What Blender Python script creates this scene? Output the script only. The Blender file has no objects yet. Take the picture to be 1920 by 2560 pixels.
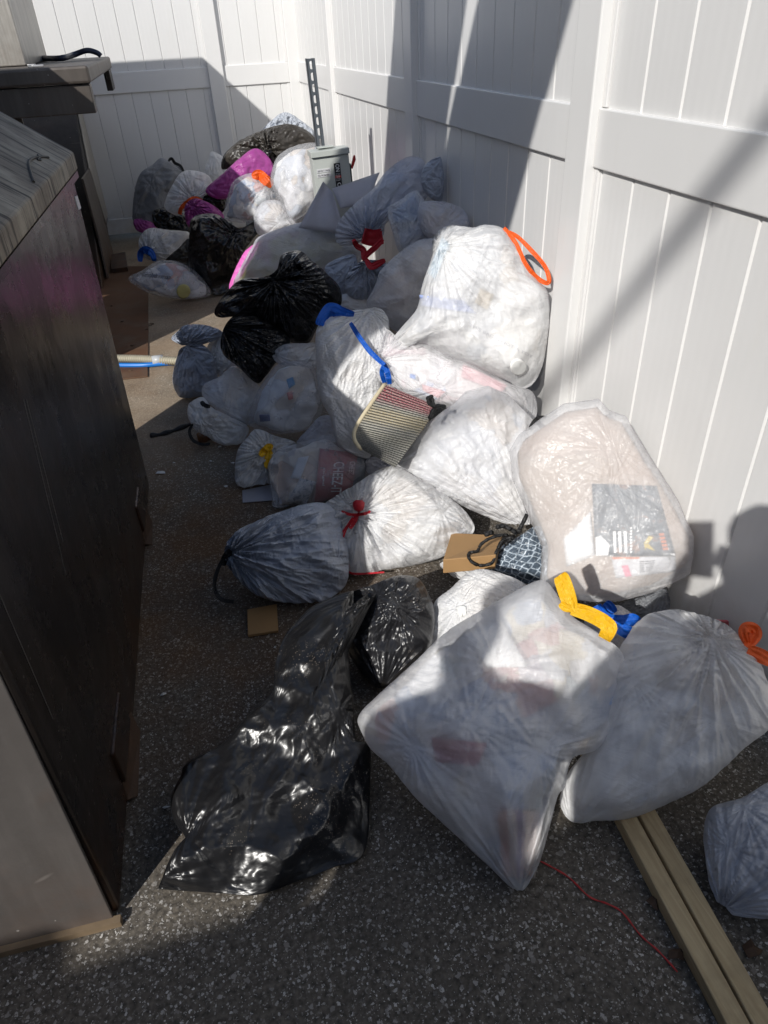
import bpy, bmesh, math, random
import numpy as np
from mathutils import Vector, Matrix
from mathutils.bvhtree import BVHTree
R = math.radians
sc = bpy.context.scene
C = sc.collection
# ------------------------------------------------------------------ camera, sky, sun, exposure
PW, PH, FPX, EYE = 1920, 2560, 1749.8, 1.5
YAW, PIT, ROL = R(13.55), R(34.685), R(-3.04)
def _cam():
    cy, sy, cp, sp, cr, sr = math.cos(YAW), math.sin(YAW), math.cos(PIT), math.sin(PIT), math.cos(ROL), math.sin(ROL)
    f = np.array([sy*cp, cy*cp, -sp]); r = np.array([cy, -sy, 0.]); u = np.cross(r, f)
    return cr*r+sr*u, -sr*r+cr*u, f
RX, UX, FX = _cam()
CAM = np.array([0., 0., EYE])
cd = bpy.data.cameras.new('camera'); co = bpy.data.objects.new('camera', cd); C.objects.link(co)
co.matrix_world = Matrix(((RX[0], UX[0], -FX[0], 0), (RX[1], UX[1], -FX[1], 0), (RX[2], UX[2], -FX[2], EYE), (0, 0, 0, 1)))
cd.sensor_fit = 'VERTICAL'; cd.sensor_height = 36; cd.sensor_width = 27; cd.lens = 36*FPX/PH
cd.clip_start = .02; cd.clip_end = 500
sc.camera = co
SUN = np.array([1., 1.08, -.98]); SUN /= np.linalg.norm(SUN)
w = bpy.data.worlds.new('World'); sc.world = w; w.use_nodes = True
nt = w.node_tree; nt.nodes.clear()
sky = nt.nodes.new('ShaderNodeTexSky'); sky.sky_type = 'NISHITA'; sky.sun_disc = False
sky.sun_elevation = math.asin(-SUN[2]); sky.sun_rotation = math.atan2(-SUN[0], -SUN[1])
bg = nt.nodes.new('ShaderNodeBackground'); bg.inputs[1].default_value = .106
wo = nt.nodes.new('ShaderNodeOutputWorld')
nt.links.new(sky.outputs[0], bg.inputs[0]); nt.links.new(bg.outputs[0], wo.inputs[0])
sl = bpy.data.lights.new('sun', 'SUN'); sl.energy = 3.95; sl.angle = R(.55); sl.color = (1, .972, .925)
so = bpy.data.objects.new('sun', sl); C.objects.link(so); so.location = (-4, -4, 6)
so.rotation_euler = Vector(SUN).to_track_quat('-Z', 'Y').to_euler()
vs = sc.view_settings; vs.view_transform = 'Standard'; vs.look = 'None'; vs.gamma = 1; vs.use_curve_mapping = False; vs.exposure = .22
sc.cycles.max_bounces = 9; sc.cycles.diffuse_bounces = 6; sc.cycles.glossy_bounces = 3
sc.cycles.transparent_max_bounces = 10; sc.cycles.caustics_reflective = False; sc.cycles.caustics_refractive = False
sc.cycles.use_denoising = True
sc.cycles.sample_clamp_indirect = 6
# ------------------------------------------------------------------ pixel <-> world
def ray(x, y):
    return RX*((x-PW/2)/FPX) - UX*((y-PH/2)/FPX) + FX
def onz(x, y, z=0.): d = ray(x, y); return CAM + d*((z-EYE)/d[2])
def onx(x, y, X): d = ray(x, y); return CAM + d*(X/d[0])
def ony(x, y, Y): d = ray(x, y); return CAM + d*(Y/d[1])
def ont(x, y, t): return CAM + ray(x, y)*t
REG = dict(F=(0, 0, 1920/1659), A=(0, 0, .57866), C=(250, 250, .5425), D=(700, 350, .48222), E=(380, 750, .42194), G=(900, 900, .61483),
           H=(350, 1350, .48222), K=(860, 1400, .63894), L=(0, 300, .32541), M=(740, 300, .25316), N=(1050, 1280, .27125), O=(1480, 1480, .26522),
           Q=(560, 1060, .24111), S=(0, 0, .31344), T=(1300, 1100, .37372), P=(0, 0, 1))
def px(reg, pts):
    a, b, s = REG[reg]
    return [(a+s*p[0], b+s*p[1]) for p in pts]
# ------------------------------------------------------------------ object helpers
def tag(o, label=None, cat=None, group=None, kind=None):
    for k, v in (('label', label), ('category', cat), ('group', group), ('kind', kind)):
        if v: o[k] = v
    return o
def empty(name, loc, label=None, cat=None, group=None):
    o = bpy.data.objects.new(name, None); C.objects.link(o); o.location = Vector(loc); o.empty_display_size = .1
    return tag(o, label, cat, group)
def mesh_obj(name, V, F, mat, parent=None, smooth=False, uv=None):
    """V in world coordinates; local when parented (root is unrotated)"""
    V = np.asarray(V, float)
    if parent is not None:
        off = np.array(parent['abs']) if 'abs' in parent else np.array(parent.location)
        loc = V.mean(0)
    else:
        off = np.zeros(3); loc = np.array([V[:, 0].mean(), V[:, 1].mean(), V[:, 2].min()])
    me = bpy.data.meshes.new(name)
    me.from_pydata([tuple(v) for v in (V-loc)], [], [tuple(int(i) for i in f) for f in F]); me.update()
    o = bpy.data.objects.new(name, me); C.objects.link(o)
    if parent is not None: o.parent = parent
    o.location = Vector(loc-off); o['abs'] = [float(x) for x in loc]
    if mat: me.materials.append(mat)
    if smooth: me.polygons.foreach_set('use_smooth', [True]*len(me.polygons))
    if uv is not None:
        l = me.uv_layers.new(name='UVMap'); idx = np.empty(len(me.loops), np.int32); me.loops.foreach_get('vertex_index', idx)
        l.data.foreach_set('uv', np.asarray(uv, np.float32)[idx].ravel())
    return o
class MB:
    def __init__(s): s.V = []; s.F = []
    def add(s, V, F):
        n = len(s.V); s.V += [tuple(map(float, v)) for v in V]; s.F += [tuple(i+n for i in f) for f in F]
    def box(s, lo, hi, M=None):
        V = [np.array([(lo, hi)[(i >> k) & 1][k] for k in range(3)], float) for i in range(8)]
        if M is not None: V = [np.array(M @ Vector(v)) for v in V]
        s.add(V, [(0, 2, 3, 1), (4, 5, 7, 6), (0, 1, 5, 4), (2, 6, 7, 3), (0, 4, 6, 2), (1, 3, 7, 5)])
    def prism(s, poly, d):
        n = len(poly); P = [np.array(p, float) for p in poly]; d = np.array(d, float)
        s.add(P+[p+d for p in P], [tuple(range(n))[::-1], tuple(range(n, 2*n))]+[(i, (i+1) % n, n+(i+1) % n, n+i) for i in range(n)])
    def tube(s, pts, r, n=8, cap=True):
        pts = [np.array(p, float) for p in pts]; rr = r if hasattr(r, '__len__') else [r]*len(pts)
        V = []; up = np.array([.13, .27, .95])
        for i, p in enumerate(pts):
            t = pts[min(i+1, len(pts)-1)]-pts[max(i-1, 0)]; t = t/(np.linalg.norm(t)+1e-9)
            a = np.cross(t, up); a = a/(np.linalg.norm(a)+1e-9); b = np.cross(t, a); up = b if abs(np.dot(t, up)) > .9 else up
            for k in range(n):
                q = 2*math.pi*k/n; V.append(p+rr[i]*(a*math.cos(q)+b*math.sin(q)))
        F = [(i*n+k, i*n+(k+1) % n, (i+1)*n+(k+1) % n, (i+1)*n+k) for i in range(len(pts)-1) for k in range(n)]
        if cap: F += [tuple(range(n))[::-1], tuple(range((len(pts)-1)*n, len(pts)*n))]
        s.add(V, F)
    def grid(s, G):
        n, m = len(G), len(G[0])
        s.add([p for r in G for p in r], [(i*m+j, i*m+j+1, (i+1)*m+j+1, (i+1)*m+j) for i in range(n-1) for j in range(m-1)])
    def build(s, name, mat, parent=None, smooth=False, bevel=0, fix=True):
        o = mesh_obj(name, s.V, s.F, mat, parent, smooth)
        if fix:
            bm = bmesh.new(); bm.from_mesh(o.data); bmesh.ops.recalc_face_normals(bm, faces=bm.faces); bm.to_mesh(o.data); bm.free()
        if bevel:
            b = o.modifiers.new('bevel', 'BEVEL'); b.width = bevel; b.segments = 2; b.limit_method = 'ANGLE'; b.angle_limit = R(40)
        return o
def spline(P, n=8, closed=False):
    P = [np.array(p, float) for p in P]; N = len(P); out = []
    for i in range(N if closed else N-1):
        g = lambda k: P[k % N] if closed else P[min(max(k, 0), N-1)]
        a, b, c, d = g(i-1), g(i), g(i+1), g(i+2)
        for k in range(n):
            t = k/n; out.append(.5*((2*b)+(c-a)*t+(2*a-5*b+4*c-d)*t*t+(3*b-a-3*c+d)*t**3))
    if not closed: out.append(P[-1])
    return out
# ------------------------------------------------------------------ numpy noise
def _hash(i, j, k, seed):
    h = (i*374761393 + j*668265263 + k*2147483647 + seed*974711) & 0xffffffff
    h = ((h ^ (h >> 13)) * 1274126177) & 0xffffffff
    return h ^ (h >> 16)
_G = np.random.RandomState(5).normal(size=(256, 3)); _G /= np.linalg.norm(_G, axis=1)[:, None]
def pn(P, seed=0):
    P = np.asarray(P, float); I = np.floor(P).astype(np.int64); f = P-I; u = f*f*f*(f*(f*6-15)+10); out = 0
    for a in (0, 1):
        for b in (0, 1):
            for c in (0, 1):
                g = _G[_hash(I[:, 0]+a, I[:, 1]+b, I[:, 2]+c, seed) & 255]
                d = ((f-np.array([a, b, c]))*g).sum(1)
                out = out + d*(u[:, 0] if a else 1-u[:, 0])*(u[:, 1] if b else 1-u[:, 1])*(u[:, 2] if c else 1-u[:, 2])
    return out*1.5
def fbm(P, o=3, seed=0): return sum(pn(P*2**k, seed+k)*.5**k for k in range(o))
def ridge(P, o=3, seed=0): return sum((1-2*np.abs(pn(P*2**k, seed+k)))*.5**k for k in range(o))
# ------------------------------------------------------------------ materials
def newmat(name):
    m = bpy.data.materials.new(name); m.use_nodes = True; m.node_tree.nodes.clear(); return m, m.node_tree
class NT:
    def __init__(s, t): s.t = t
    def n(s, typ, ins=(), **kw):
        o = s.t.nodes.new('ShaderNode'+typ)
        for k, v in kw.items(): setattr(o, k, v)
        for k, v in (ins.items() if isinstance(ins, dict) else enumerate(ins)):
            if v is None: continue
            if isinstance(v, bpy.types.NodeSocket): s.t.links.new(v, o.inputs[k])
            else:
                if isinstance(v, tuple) and len(v) == 3 and o.inputs[k].type == 'RGBA': v = v+(1,)
                o.inputs[k].default_value = v
        return o
    def math(s, op, a, b=None, clamp=False): return s.n('Math', [a, b], operation=op, use_clamp=clamp).outputs[0]
    def mix(s, f, a, b, mode='MIX'):
        o = s.n('MixRGB', [f, a, b], blend_type=mode); return o.outputs[0]
    def ramp(s, f, stops, interp='LINEAR'):
        o = s.n('ValToRGB', [f]); r = o.color_ramp; r.interpolation = interp
        while len(r.elements) < len(stops): r.elements.new(.5)
        for e, (p, c) in zip(r.elements, stops): e.position = p; e.color = (c+(1,)) if isinstance(c, tuple) else (c, c, c, 1)
        return o.outputs[0]
    def noise(s, v, scale, detail=3, rough=.5, dist=0, out=0):
        return s.n('TexNoise', {'Vector': v, 'Scale': scale, 'Detail': detail, 'Roughness': rough, 'Distortion': dist}).outputs[out]
    def mapping(s, v, scale=(1, 1, 1), rot=(0, 0, 0), loc=(0, 0, 0)):
        return s.n('Mapping', {'Vector': v, 'Scale': scale, 'Rotation': rot, 'Location': loc}).outputs[0]
    def co(s, which='Object'): return s.n('TexCoord').outputs[which]
    def bump(s, h, strength, dist, normal=None): return s.n('Bump', {'Height': h, 'Strength': strength, 'Distance': dist, 'Normal': normal}).outputs[0]
    def bsdf(s, col, rough=.5, metal=0, normal=None, spec=.5, **kw):
        d = {'Base Color': col, 'Roughness': rough, 'Metallic': metal, 'Normal': normal, 'Specular IOR Level': spec}; d.update(kw)
        return s.n('BsdfPrincipled', d).outputs[0]
    def out(s, sh): s.n('OutputMaterial', [sh])
def simple(name, col, rough=.5, metal=0, var=.12, scale=20, bump=.0, spec=.5, dirt=None, dscale=6):
    m, t = newmat(name); N = NT(t); v = N.co()
    f = N.noise(v, scale, 4); c = N.mix(f, tuple(x*(1-var) for x in col), tuple(min(1, x*(1+var)) for x in col))
    if dirt:
        f2 = N.ramp(N.noise(v, dscale, 6, .65), [(.48, 0.), (.66, 1.)]); c = N.mix(N.math('MULTIPLY', f2, dirt[1]), c, dirt[0])
    rg = N.math('ADD', N.math('MULTIPLY', f, .2), rough-.1)
    nb = N.bump(N.noise(v, scale*6, 3), bump, .004) if bump else None
    N.out(N.bsdf(c, rg, metal, nb, spec)); return m
PALS = dict(
    mixed=[(.50, .52, .56), (.70, .68, .66), (.30, .38, .52), (.76, .76, .76), (.52, .28, .26), (.78, .77, .76), (.60, .54, .42), (.45, .5, .52)],
    pale=[(.66, .66, .66), (.75, .74, .72), (.58, .6, .64), (.78, .77, .75), (.6, .52, .44), (.72, .72, .74), (.5, .55, .62), (.76, .74, .7)],
    pink=[(.75, .70, .70), (.78, .5, .54), (.78, .76, .75), (.74, .60, .62), (.76, .74, .76), (.5, .6, .8), (.77, .72, .72), (.78, .66, .68)],
    yellow=[(.45, .43, .12), (.12, .25, .34), (.5, .46, .2), (.42, .18, .18), (.4, .42, .40), (.55, .5, .10), (.2, .3, .22), (.5, .5, .46)],
    blue=[(.2, .32, .55), (.42, .5, .62), (.6, .63, .7), (.14, .22, .38), (.5, .58, .66), (.3, .42, .62), (.66, .66, .7), (.55, .6, .68)],
    dark=[(.05, .05, .06), (.1, .11, .13), (.16, .17, .2), (.07, .09, .12), (.2, .2, .2), (.04, .04, .05), (.12, .1, .1), (.1, .12, .16)],
    tan=[(.62, .54, .45), (.68, .63, .56), (.6, .48, .4), (.72, .69, .65), (.64, .56, .48), (.52, .42, .36), (.7, .66, .62), (.45, .46, .52)],
    card=[(.40, .31, .25), (.42, .33, .27), (.38, .30, .24), (.41, .32, .26), (.40, .31, .25), (.44, .36, .30), (.37, .29, .23), (.40, .32, .26)])
def fillmat(pal, scale=9, seed=0):
    m, t = newmat('filling_'+pal); N = NT(t); v = N.mapping(N.co(), loc=(seed*1.7, seed*.9, seed*.3))
    d = N.n('MixRGB', [.08, v, N.noise(v, 5, 2, out=1)]).outputs[0]
    vo = N.n('TexVoronoi', {'Vector': d, 'Scale': scale, 'Randomness': 1.}, distance='CHEBYCHEV')
    sep = N.n('SeparateColor', [vo.outputs['Color']]).outputs[0]
    P = PALS[pal]
    c = N.ramp(sep, [(i/8, P[i]) for i in range(8)], 'CONSTANT')
    v2 = N.n('TexVoronoi', {'Vector': N.mapping(d, rot=(.5, .3, .8)), 'Scale': scale*2.6, 'Randomness': .9}, distance='CHEBYCHEV')
    c = N.mix(N.math('MULTIPLY', N.math('GREATER_THAN', N.n('SeparateColor', [v2.outputs['Color']]).outputs[1], .68), .75 if pal not in ('card', 'pale') else .2), c, N.ramp(N.n('SeparateColor', [v2.outputs['Color']]).outputs[0], [(i/8, P[(i*3+2) % 8]) for i in range(8)], 'CONSTANT'))
    vf = N.n('TexVoronoi', {'Vector': d, 'Scale': scale, 'Randomness': 1.}, distance='CHEBYCHEV', feature='F2')
    gap = N.math('LESS_THAN', N.math('SUBTRACT', vf.outputs['Distance'], vo.outputs['Distance']), .05)
    c = N.mix(N.math('MULTIPLY', gap, .22 if pal != 'card' else .05), c, (.05, .05, .06))
    c = N.mix(N.math('MULTIPLY', N.noise(v, 45, 4), .2), c, (.8, .78, .76))
    N.out(N.bsdf(c, .6)); return m
def film(name, col, alpha=1., rough=.3, pat=None, patk=.5, rot=0., wr=.5, trans=.22, spec=.5, specks=0., wscale=1., tint2=None, pscale=70, avar=.12, facet=.06):
    """thin plastic: glossy + translucent sheet, partly see-through, with stretched wrinkles and embossing"""
    m, t = newmat(name); N = NT(t); uv = N.co('UV'); ob = N.co('Object')
    if col[0] > .05: wr *= 1.1; patk *= 1.5
    wu = N.n('MixRGB', [.10, uv, N.noise(uv, 6, 2, out=1)]).outputs[0]
    wr1 = N.noise(N.mapping(wu, (16*wscale, 150*wscale, 1), (0, 0, rot)), 1., 3, .55, .5)
    wr2 = N.noise(N.mapping(wu, (120*wscale, 13*wscale, 1), (0, 0, rot+.6)), 1., 3, .5, .8)
    rd = N.n('TexNoise', {'Vector': wu, 'Scale': 17*wscale, 'Detail': 3.}, noise_type='RIDGED_MULTIFRACTAL', normalize=True).outputs[0]
    h = N.math('ADD', N.math('MULTIPLY', wr1, .55), N.math('MULTIPLY', wr2, .45))
    h = N.math('ADD', h, N.math('MULTIPLY', rd, .3))
    nm = N.bump(h, wr, .008)
    # crumpled facets: every small panel of film is tilted its own way
    fo = N.n('MixRGB', [.07, ob, N.noise(ob, 9, 2, out=1)]).outputs[0]
    for fs, fk in ((15*wscale, facet), (38*wscale, facet*.6)):
        vo = N.n('TexVoronoi', {'Vector': N.mapping(fo, (1, 1, 1), (rot, .4, fs)), 'Scale': fs}).outputs['Color']
        tl_ = N.n('VectorMath', {0: N.n('VectorMath', {0: vo, 1: (.5, .5, .5)}, operation='SUBTRACT').outputs[0], 'Scale': fk}, operation='SCALE').outputs[0]
        nm = N.n('VectorMath', {0: N.n('VectorMath', {0: nm, 1: tl_}, operation='ADD').outputs[0]}, operation='NORMALIZE').outputs[0]
    if pat == 'quilt':
        pv = N.mapping(uv, (pscale, pscale*1.5, 1), (0, 0, rot+.3))
        q = N.n('TexVoronoi', {'Vector': pv, 'Scale': 1., 'Randomness': .25}, feature='DISTANCE_TO_EDGE', voronoi_dimensions='2D').outputs[0]
        nm = N.bump(N.math('MINIMUM', q, .3), patk, .006, nm)
    elif pat == 'rib':
        q = N.n('TexWave', {'Vector': N.mapping(uv, (1, 1, 1), (0, 0, rot)), 'Scale': pscale/6.3, 'Distortion': 1.2, 'Detail': 2., 'Detail Scale': .6}).outputs[1]
        nm = N.bump(q, patk, .004, nm)
    c = col
    blot = N.ramp(N.noise(ob, 7, 4, .6), [(.35, 0.), (.7, 1.)])
    c = N.mix(N.math('MULTIPLY', blot, .6 if tint2 else .1), col, tint2 or tuple(x*.85 for x in col))
    if specks:
        sp = N.n('TexVoronoi', {'Vector': ob, 'Scale': 240.}); sc_ = N.n('SeparateColor', [sp.outputs['Color']]).outputs[0]
        area = N.ramp(N.noise(ob, 6, 3, .6), [(.5, 0.), (.68, 1.)])
        th = N.math('MULTIPLY', N.math('GREATER_THAN', sc_, 1-specks), N.math('LESS_THAN', sp.outputs['Distance'], .33))
        c = N.mix(N.math('MULTIPLY', th, area), c, (.20, .17, .14))
    rg = N.math('ADD', rough-.06, N.math('MULTIPLY', N.noise(ob, 9, 3), .14))
    sh = N.bsdf(c, rg, 0, nm, spec)
    if trans: sh = N.n('MixShader', [trans, sh, N.n('BsdfTranslucent', {'Color': c, 'Normal': nm}).outputs[0]]).outputs[0]
    if alpha < 1:
        a = N.math('ADD', alpha-avar/2, N.math('MULTIPLY', N.ramp(N.noise(ob, 11, 4, .6), [(.3, 0.), (.7, 1.)]), avar), True)
        sh = N.n('MixShader', [a, N.n('BsdfTransparent', [(.96, .96, .97)]).outputs[0], sh]).outputs[0]
    N.out(sh); return m
# ------------------------------------------------------------------ crumpled plastic shapes
def _ico(maxl):
    bm = bmesh.new(); bmesh.ops.create_icosphere(bm, subdivisions=1, radius=1); bm.verts.index_update()
    V = np.array([v.co[:] for v in bm.verts]); F = np.array([[v.index for v in f.verts] for f in bm.faces]); bm.free()
    out = []
    for l in range(maxl):
        E = np.sort(np.concatenate([F[:, [0, 1]], F[:, [1, 2]], F[:, [2, 0]]]), 1); n = len(V)
        key = E[:, 0]*n+E[:, 1]; uq, first, inv = np.unique(key, return_index=True, return_inverse=True); inv = inv.ravel()
        Eu = E[first]; opp = np.concatenate([F[:, 2], F[:, 0], F[:, 1]])
        order = np.argsort(inv, kind='stable'); so_ = opp[order].reshape(-1, 2)
        out.append(dict(V=V, F=F, E=Eu, O=so_, par=None if l == 0 else par))
        mid = V[Eu].mean(1); mid /= np.linalg.norm(mid, axis=1)[:, None]
        m = n+inv.reshape(3, -1).T
        F = np.concatenate([np.stack([F[:, 0], m[:, 0], m[:, 2]], 1), np.stack([F[:, 1], m[:, 1], m[:, 0]], 1), np.stack([F[:, 2], m[:, 2], m[:, 1]], 1), m])
        V = np.concatenate([V, mid]); par = Eu
    return out
ICO = _ico(7)     # level 4: 2562 verts, 5: 10242, 6: 40962
def normals(V, F):
    n = np.cross(V[F[:, 1]]-V[F[:, 0]], V[F[:, 2]]-V[F[:, 0]]); N = np.zeros_like(V)
    for k in range(3):
        for c in range(3): N[:, c] += np.bincount(F[:, k], n[:, c], len(V))
    return N/(np.linalg.norm(N, axis=1)[:, None]+1e-12)
def relax(V, V0, topo, st, it, bend=.25, pull=.02, amp=.02, rng=None):
    E, O, n = topo['E'], topo['O'], len(V)
    L0 = np.linalg.norm(V0[E[:, 0]]-V0[E[:, 1]], axis=1)*st
    B0 = np.linalg.norm(V0[O[:, 0]]-V0[O[:, 1]], axis=1)*(1+(st-1)*.9)
    idx = np.concatenate([E[:, 0], E[:, 1]]); idx2 = np.concatenate([O[:, 0], O[:, 1]])
    val = np.bincount(idx, minlength=n); N0 = normals(V0, topo['F'])
    V = V + N0*(rng.normal(size=n)*L0.mean()*.10)[:, None]
    for _ in range(it):
        d = V[E[:, 1]]-V[E[:, 0]]; l = np.linalg.norm(d, axis=1)+1e-9; c = d*((l-L0)/l*.5)[:, None]
        d2 = V[O[:, 1]]-V[O[:, 0]]; l2 = np.linalg.norm(d2, axis=1)+1e-9; c2 = d2*((l2-B0)/l2*.5*bend)[:, None]
        a = np.empty_like(V)
        for k in range(3):
            a[:, k] = np.bincount(idx, np.concatenate([c[:, k], -c[:, k]]), n) + np.bincount(idx2, np.concatenate([c2[:, k], -c2[:, k]]), n)
        V = V + a/val[:, None]*1.35 + pull*(V0-V)
        dn = ((V-V0)*N0).sum(1); ex = np.clip(dn, -amp, amp)-dn; V = V+N0*ex[:, None]
    return V
FENCE_X = 1.155
BAGS = {}
def bag(key, name, label, reg, pts, mat, base=0., center=None, T=.75, back=.6, tilt=0., normal=None, lvl=5, st=1.05, lump=.05, lumpf=7., boxes=5, tie=None, pleat=.02,
        pr=.12, neck=0., fill=None, seed=None, sharp=False, sink=.35, parts=(), cat='trash bag', group='trash bags heaped along the white fence', prof=.85, it=26, amp=.02, partname='plastic_film', push=0.,pull=.02, fillin=.93, root=None, ridges=0, Y=None, dimple=.012, sched=None, rays=.011, rr_=.16, crease=None):
    seed = seed if seed is not None else (sum(ord(c)*(i+1) for i, c in enumerate(key)) % 9973); rng = np.random.RandomState(seed)
    P = np.array(px(reg, pts)); c = np.array(px(reg, [center])[0]) if center else P.mean(0)
    rc = ray(*c); rc_n = rc/np.linalg.norm(rc); nrm = -rc_n if normal is None else np.array(normal, float)/np.linalg.norm(normal)
    if tilt: nrm = nrm+np.array([0, 0, tilt]); nrm /= np.linalg.norm(nrm)
    xa = np.cross(np.array([0, 0, 1.]), nrm) if abs(nrm[2]) < .95 else RX-np.dot(RX, nrm)*nrm
    xa /= np.linalg.norm(xa); ya = np.cross(nrm, xa)
    def onp(q):
        r = ray(*q); return r*(np.dot(rc, nrm)/np.dot(r, nrm))-rc
    Q = np.array([[np.dot(onp(q), xa), np.dot(onp(q), ya)] for q in P])
    th = np.arctan2(Q[:, 1], Q[:, 0])
    if sharp: loop = np.concatenate([np.linspace(Q[i], Q[(i+1) % len(Q)], 8, endpoint=False) for i in range(len(Q))])
    else: loop = np.array(spline([tuple(q) for q in Q], 8, True))
    a = np.arctan2(loop[:, 1], loop[:, 0]); rr = np.hypot(loop[:, 0], loop[:, 1])
    o = np.argsort(a); a, rr = a[o], rr[o]
    gt = np.linspace(-np.pi, np.pi, 256, endpoint=False); gr = np.interp(gt, a, rr, period=2*np.pi)
    ft = np.fft.rfft(gr); ft2 = ft.copy(); ft2[3:] = 0; gs = np.maximum(np.fft.irfft(ft2, 256), gr.min()*.8)
    inr = np.percentile(gr, 12); _S0 = (Y/rc[1]) if Y is not None else 2.
    tq = np.array([np.dot(onp(px(reg, [tie])[0]), xa), np.dot(onp(px(reg, [tie])[0]), ya)]) if tie else None
    dirs = rng.normal(size=(boxes, 3)); dirs[:, 2] = np.abs(dirs[:, 2])*.7; dirs /= np.linalg.norm(dirs, axis=1)[:, None]+1e-9
    sp = rng.rand(3)*50
    nQ = len(Q); src = []
    for i in range(nQ):
        e1, e2 = Q[i-1]-Q[i], Q[(i+1) % nQ]-Q[i]; cs = np.dot(e1, e2)/(np.linalg.norm(e1)*np.linalg.norm(e2)+1e-9)
        if cs > -.45: src.append((Q[i]*.97, 1.+cs))
    for i in range(3 if rays else 0):
        a_ = rng.rand()*6.28; r_ = np.interp(a_, gt, gr, period=2*np.pi)*(.3+.5*rng.rand()); src.append((np.array([math.cos(a_), math.sin(a_)])*r_, .45))
    def shape(U, wr=True, grow=1., S=1.):
        s = np.hypot(U[:, 0], U[:, 1]); t = np.arctan2(U[:, 1], U[:, 0])
        r1 = np.interp(t, gt, gr, period=2*np.pi); r0 = np.interp(t, gt, gs, period=2*np.pi)
        r = (r0+(r1-r0)*s**1.6)*s*grow
        z = np.sign(U[:, 2])*np.abs(U[:, 2])**prof*inr*np.where(U[:, 2] > 0, T, back)*grow
        X = np.stack([r*np.cos(t), r*np.sin(t), z], 1)
        if boxes:
            q = X @ dirs.T
            lim = np.abs(q).max(0)*(.70+.2*np.random.RandomState(seed+1).rand(boxes))
            for k in range(boxes):
                e = q[:, k]-lim[k]; m_ = np.maximum(e, 0)*.85*np.clip(U[:, 2]*2+.6, 0, 1)
                X[:, 2] -= m_*np.sign(dirs[k, 2])*min(1, abs(dirs[k, 2])*1.6)
        if lump: X[:, 2] += inr*lump*2.2*fbm(X/(inr*2)*lumpf/2.6+sp, 2, seed)*np.clip(1.2-s**4, 0, 1)*np.sign(U[:, 2])
        if ridges:
            X[:, 2] += ridges*inr*(ridge(X/inr*1.7+sp, 3, seed+9)-.6)*np.clip(1.15-s**5, 0, 1)*np.clip(U[:, 2]*3, 0, 1)
        if tie is not None and wr:
            d = X[:, :2]-tq; rho = np.hypot(d[:, 0], d[:, 1])*S; ph = np.arctan2(d[:, 1], d[:, 0])
            w1 = np.stack([np.cos(ph)*5.5, np.sin(ph)*5.5, rho*5], 1)
            pl = ridge(w1+sp, 3, seed+3)-.5
            front = np.clip(U[:, 2]*4+.3, 0, 1)
            fall = np.exp(-rho/pr)*np.clip(rho/.02, 0, 1)
            X[:, 2] += pleat/S*pl*fall*front*1.3
            X[:, 2] += neck/S*np.exp(-(rho/.035)**2)*front - dimple/S*np.exp(-(rho/.07)**2)*front
        if crease and wr:
            front = np.clip(U[:, 2]*3, 0, 1)
            for k_, (pts_, slope, cl) in enumerate(cseeds):
                q = X+np.stack([pn(X/cl*.8+sp, seed+40+k_), pn(X/cl*.8+sp+9, seed+41+k_), X[:, 0]*0], 1)*cl*.3
                d1 = np.full(len(X), 9.)
                for p_ in pts_: d1 = np.minimum(d1, (np.abs(q[:, 0]-p_[0])**1.6+np.abs(q[:, 1]-p_[1])**1.6)**(1/1.6))
                X[:, 2] += (np.sqrt(d1*d1+(cl*.12)**2)-cl*.4)*slope*front*np.clip(1.3-s**6, 0, 1)
        if rays and wr:
            front = np.clip(U[:, 2]*4+.3, 0, 1)
            for n_, (q_, k_) in enumerate(src):
                d = X[:, :2]-q_; rho = np.hypot(d[:, 0], d[:, 1])*S; ph = np.arctan2(d[:, 1], d[:, 0])
                pl = ridge(np.stack([np.cos(ph)*4.2, np.sin(ph)*4.2, rho*2.5], 1)+sp+n_*7, 3, seed+20+n_)-.5
                X[:, 2] += rays*k_/S*pl*np.exp(-rho/rr_)*np.clip(rho/.03, 0, 1)*front
        return X
    cseeds = []
    for cell, slope in (crease or []):
        ext = gr.max()*1.1; n_ = int(min(400, max(6, (2*ext)**2/(cell/_S0)**2))); cseeds.append((np.column_stack([rng.uniform(-ext, ext, (n_, 2)), rng.uniform(-.3, .3, n_)*ext]), slope, cell/_S0))
    def world(X, S): return CAM + S*(rc + X[:, :1]*xa + X[:, 1:2]*ya + X[:, 2:]*nrm)
    U3 = ICO[3]['V']; X3 = shape(U3, False); zz = (rc + X3[:, :1]*xa + X3[:, 1:2]*ya + X3[:, 2:]*nrm)[:, 2]
    zmin = zz.min(); zout = zmin + sink*inr*.5
    S = (base-EYE)/zout
    if Y is not None: S = Y/rc[1]; base = 0
    def clampw(V):
        z = V[:, 2]; lo = base+.004; V[:, 2] = np.where(z < lo+.03, lo+.03*np.exp(np.clip((z-lo-.03)/.03, -8, 0))*1., z)
        V[:, 2] = np.maximum(V[:, 2], .004)
        over = V[:, 0] > FENCE_X-.03; V[:, 0] = np.where(over, FENCE_X-.03*np.exp(-np.clip((V[:, 0]-FENCE_X+.03)/.03, 0, 8)), V[:, 0])
        V[:, 1] = np.minimum(V[:, 1], 7.1)
        return V
    V = None
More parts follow.
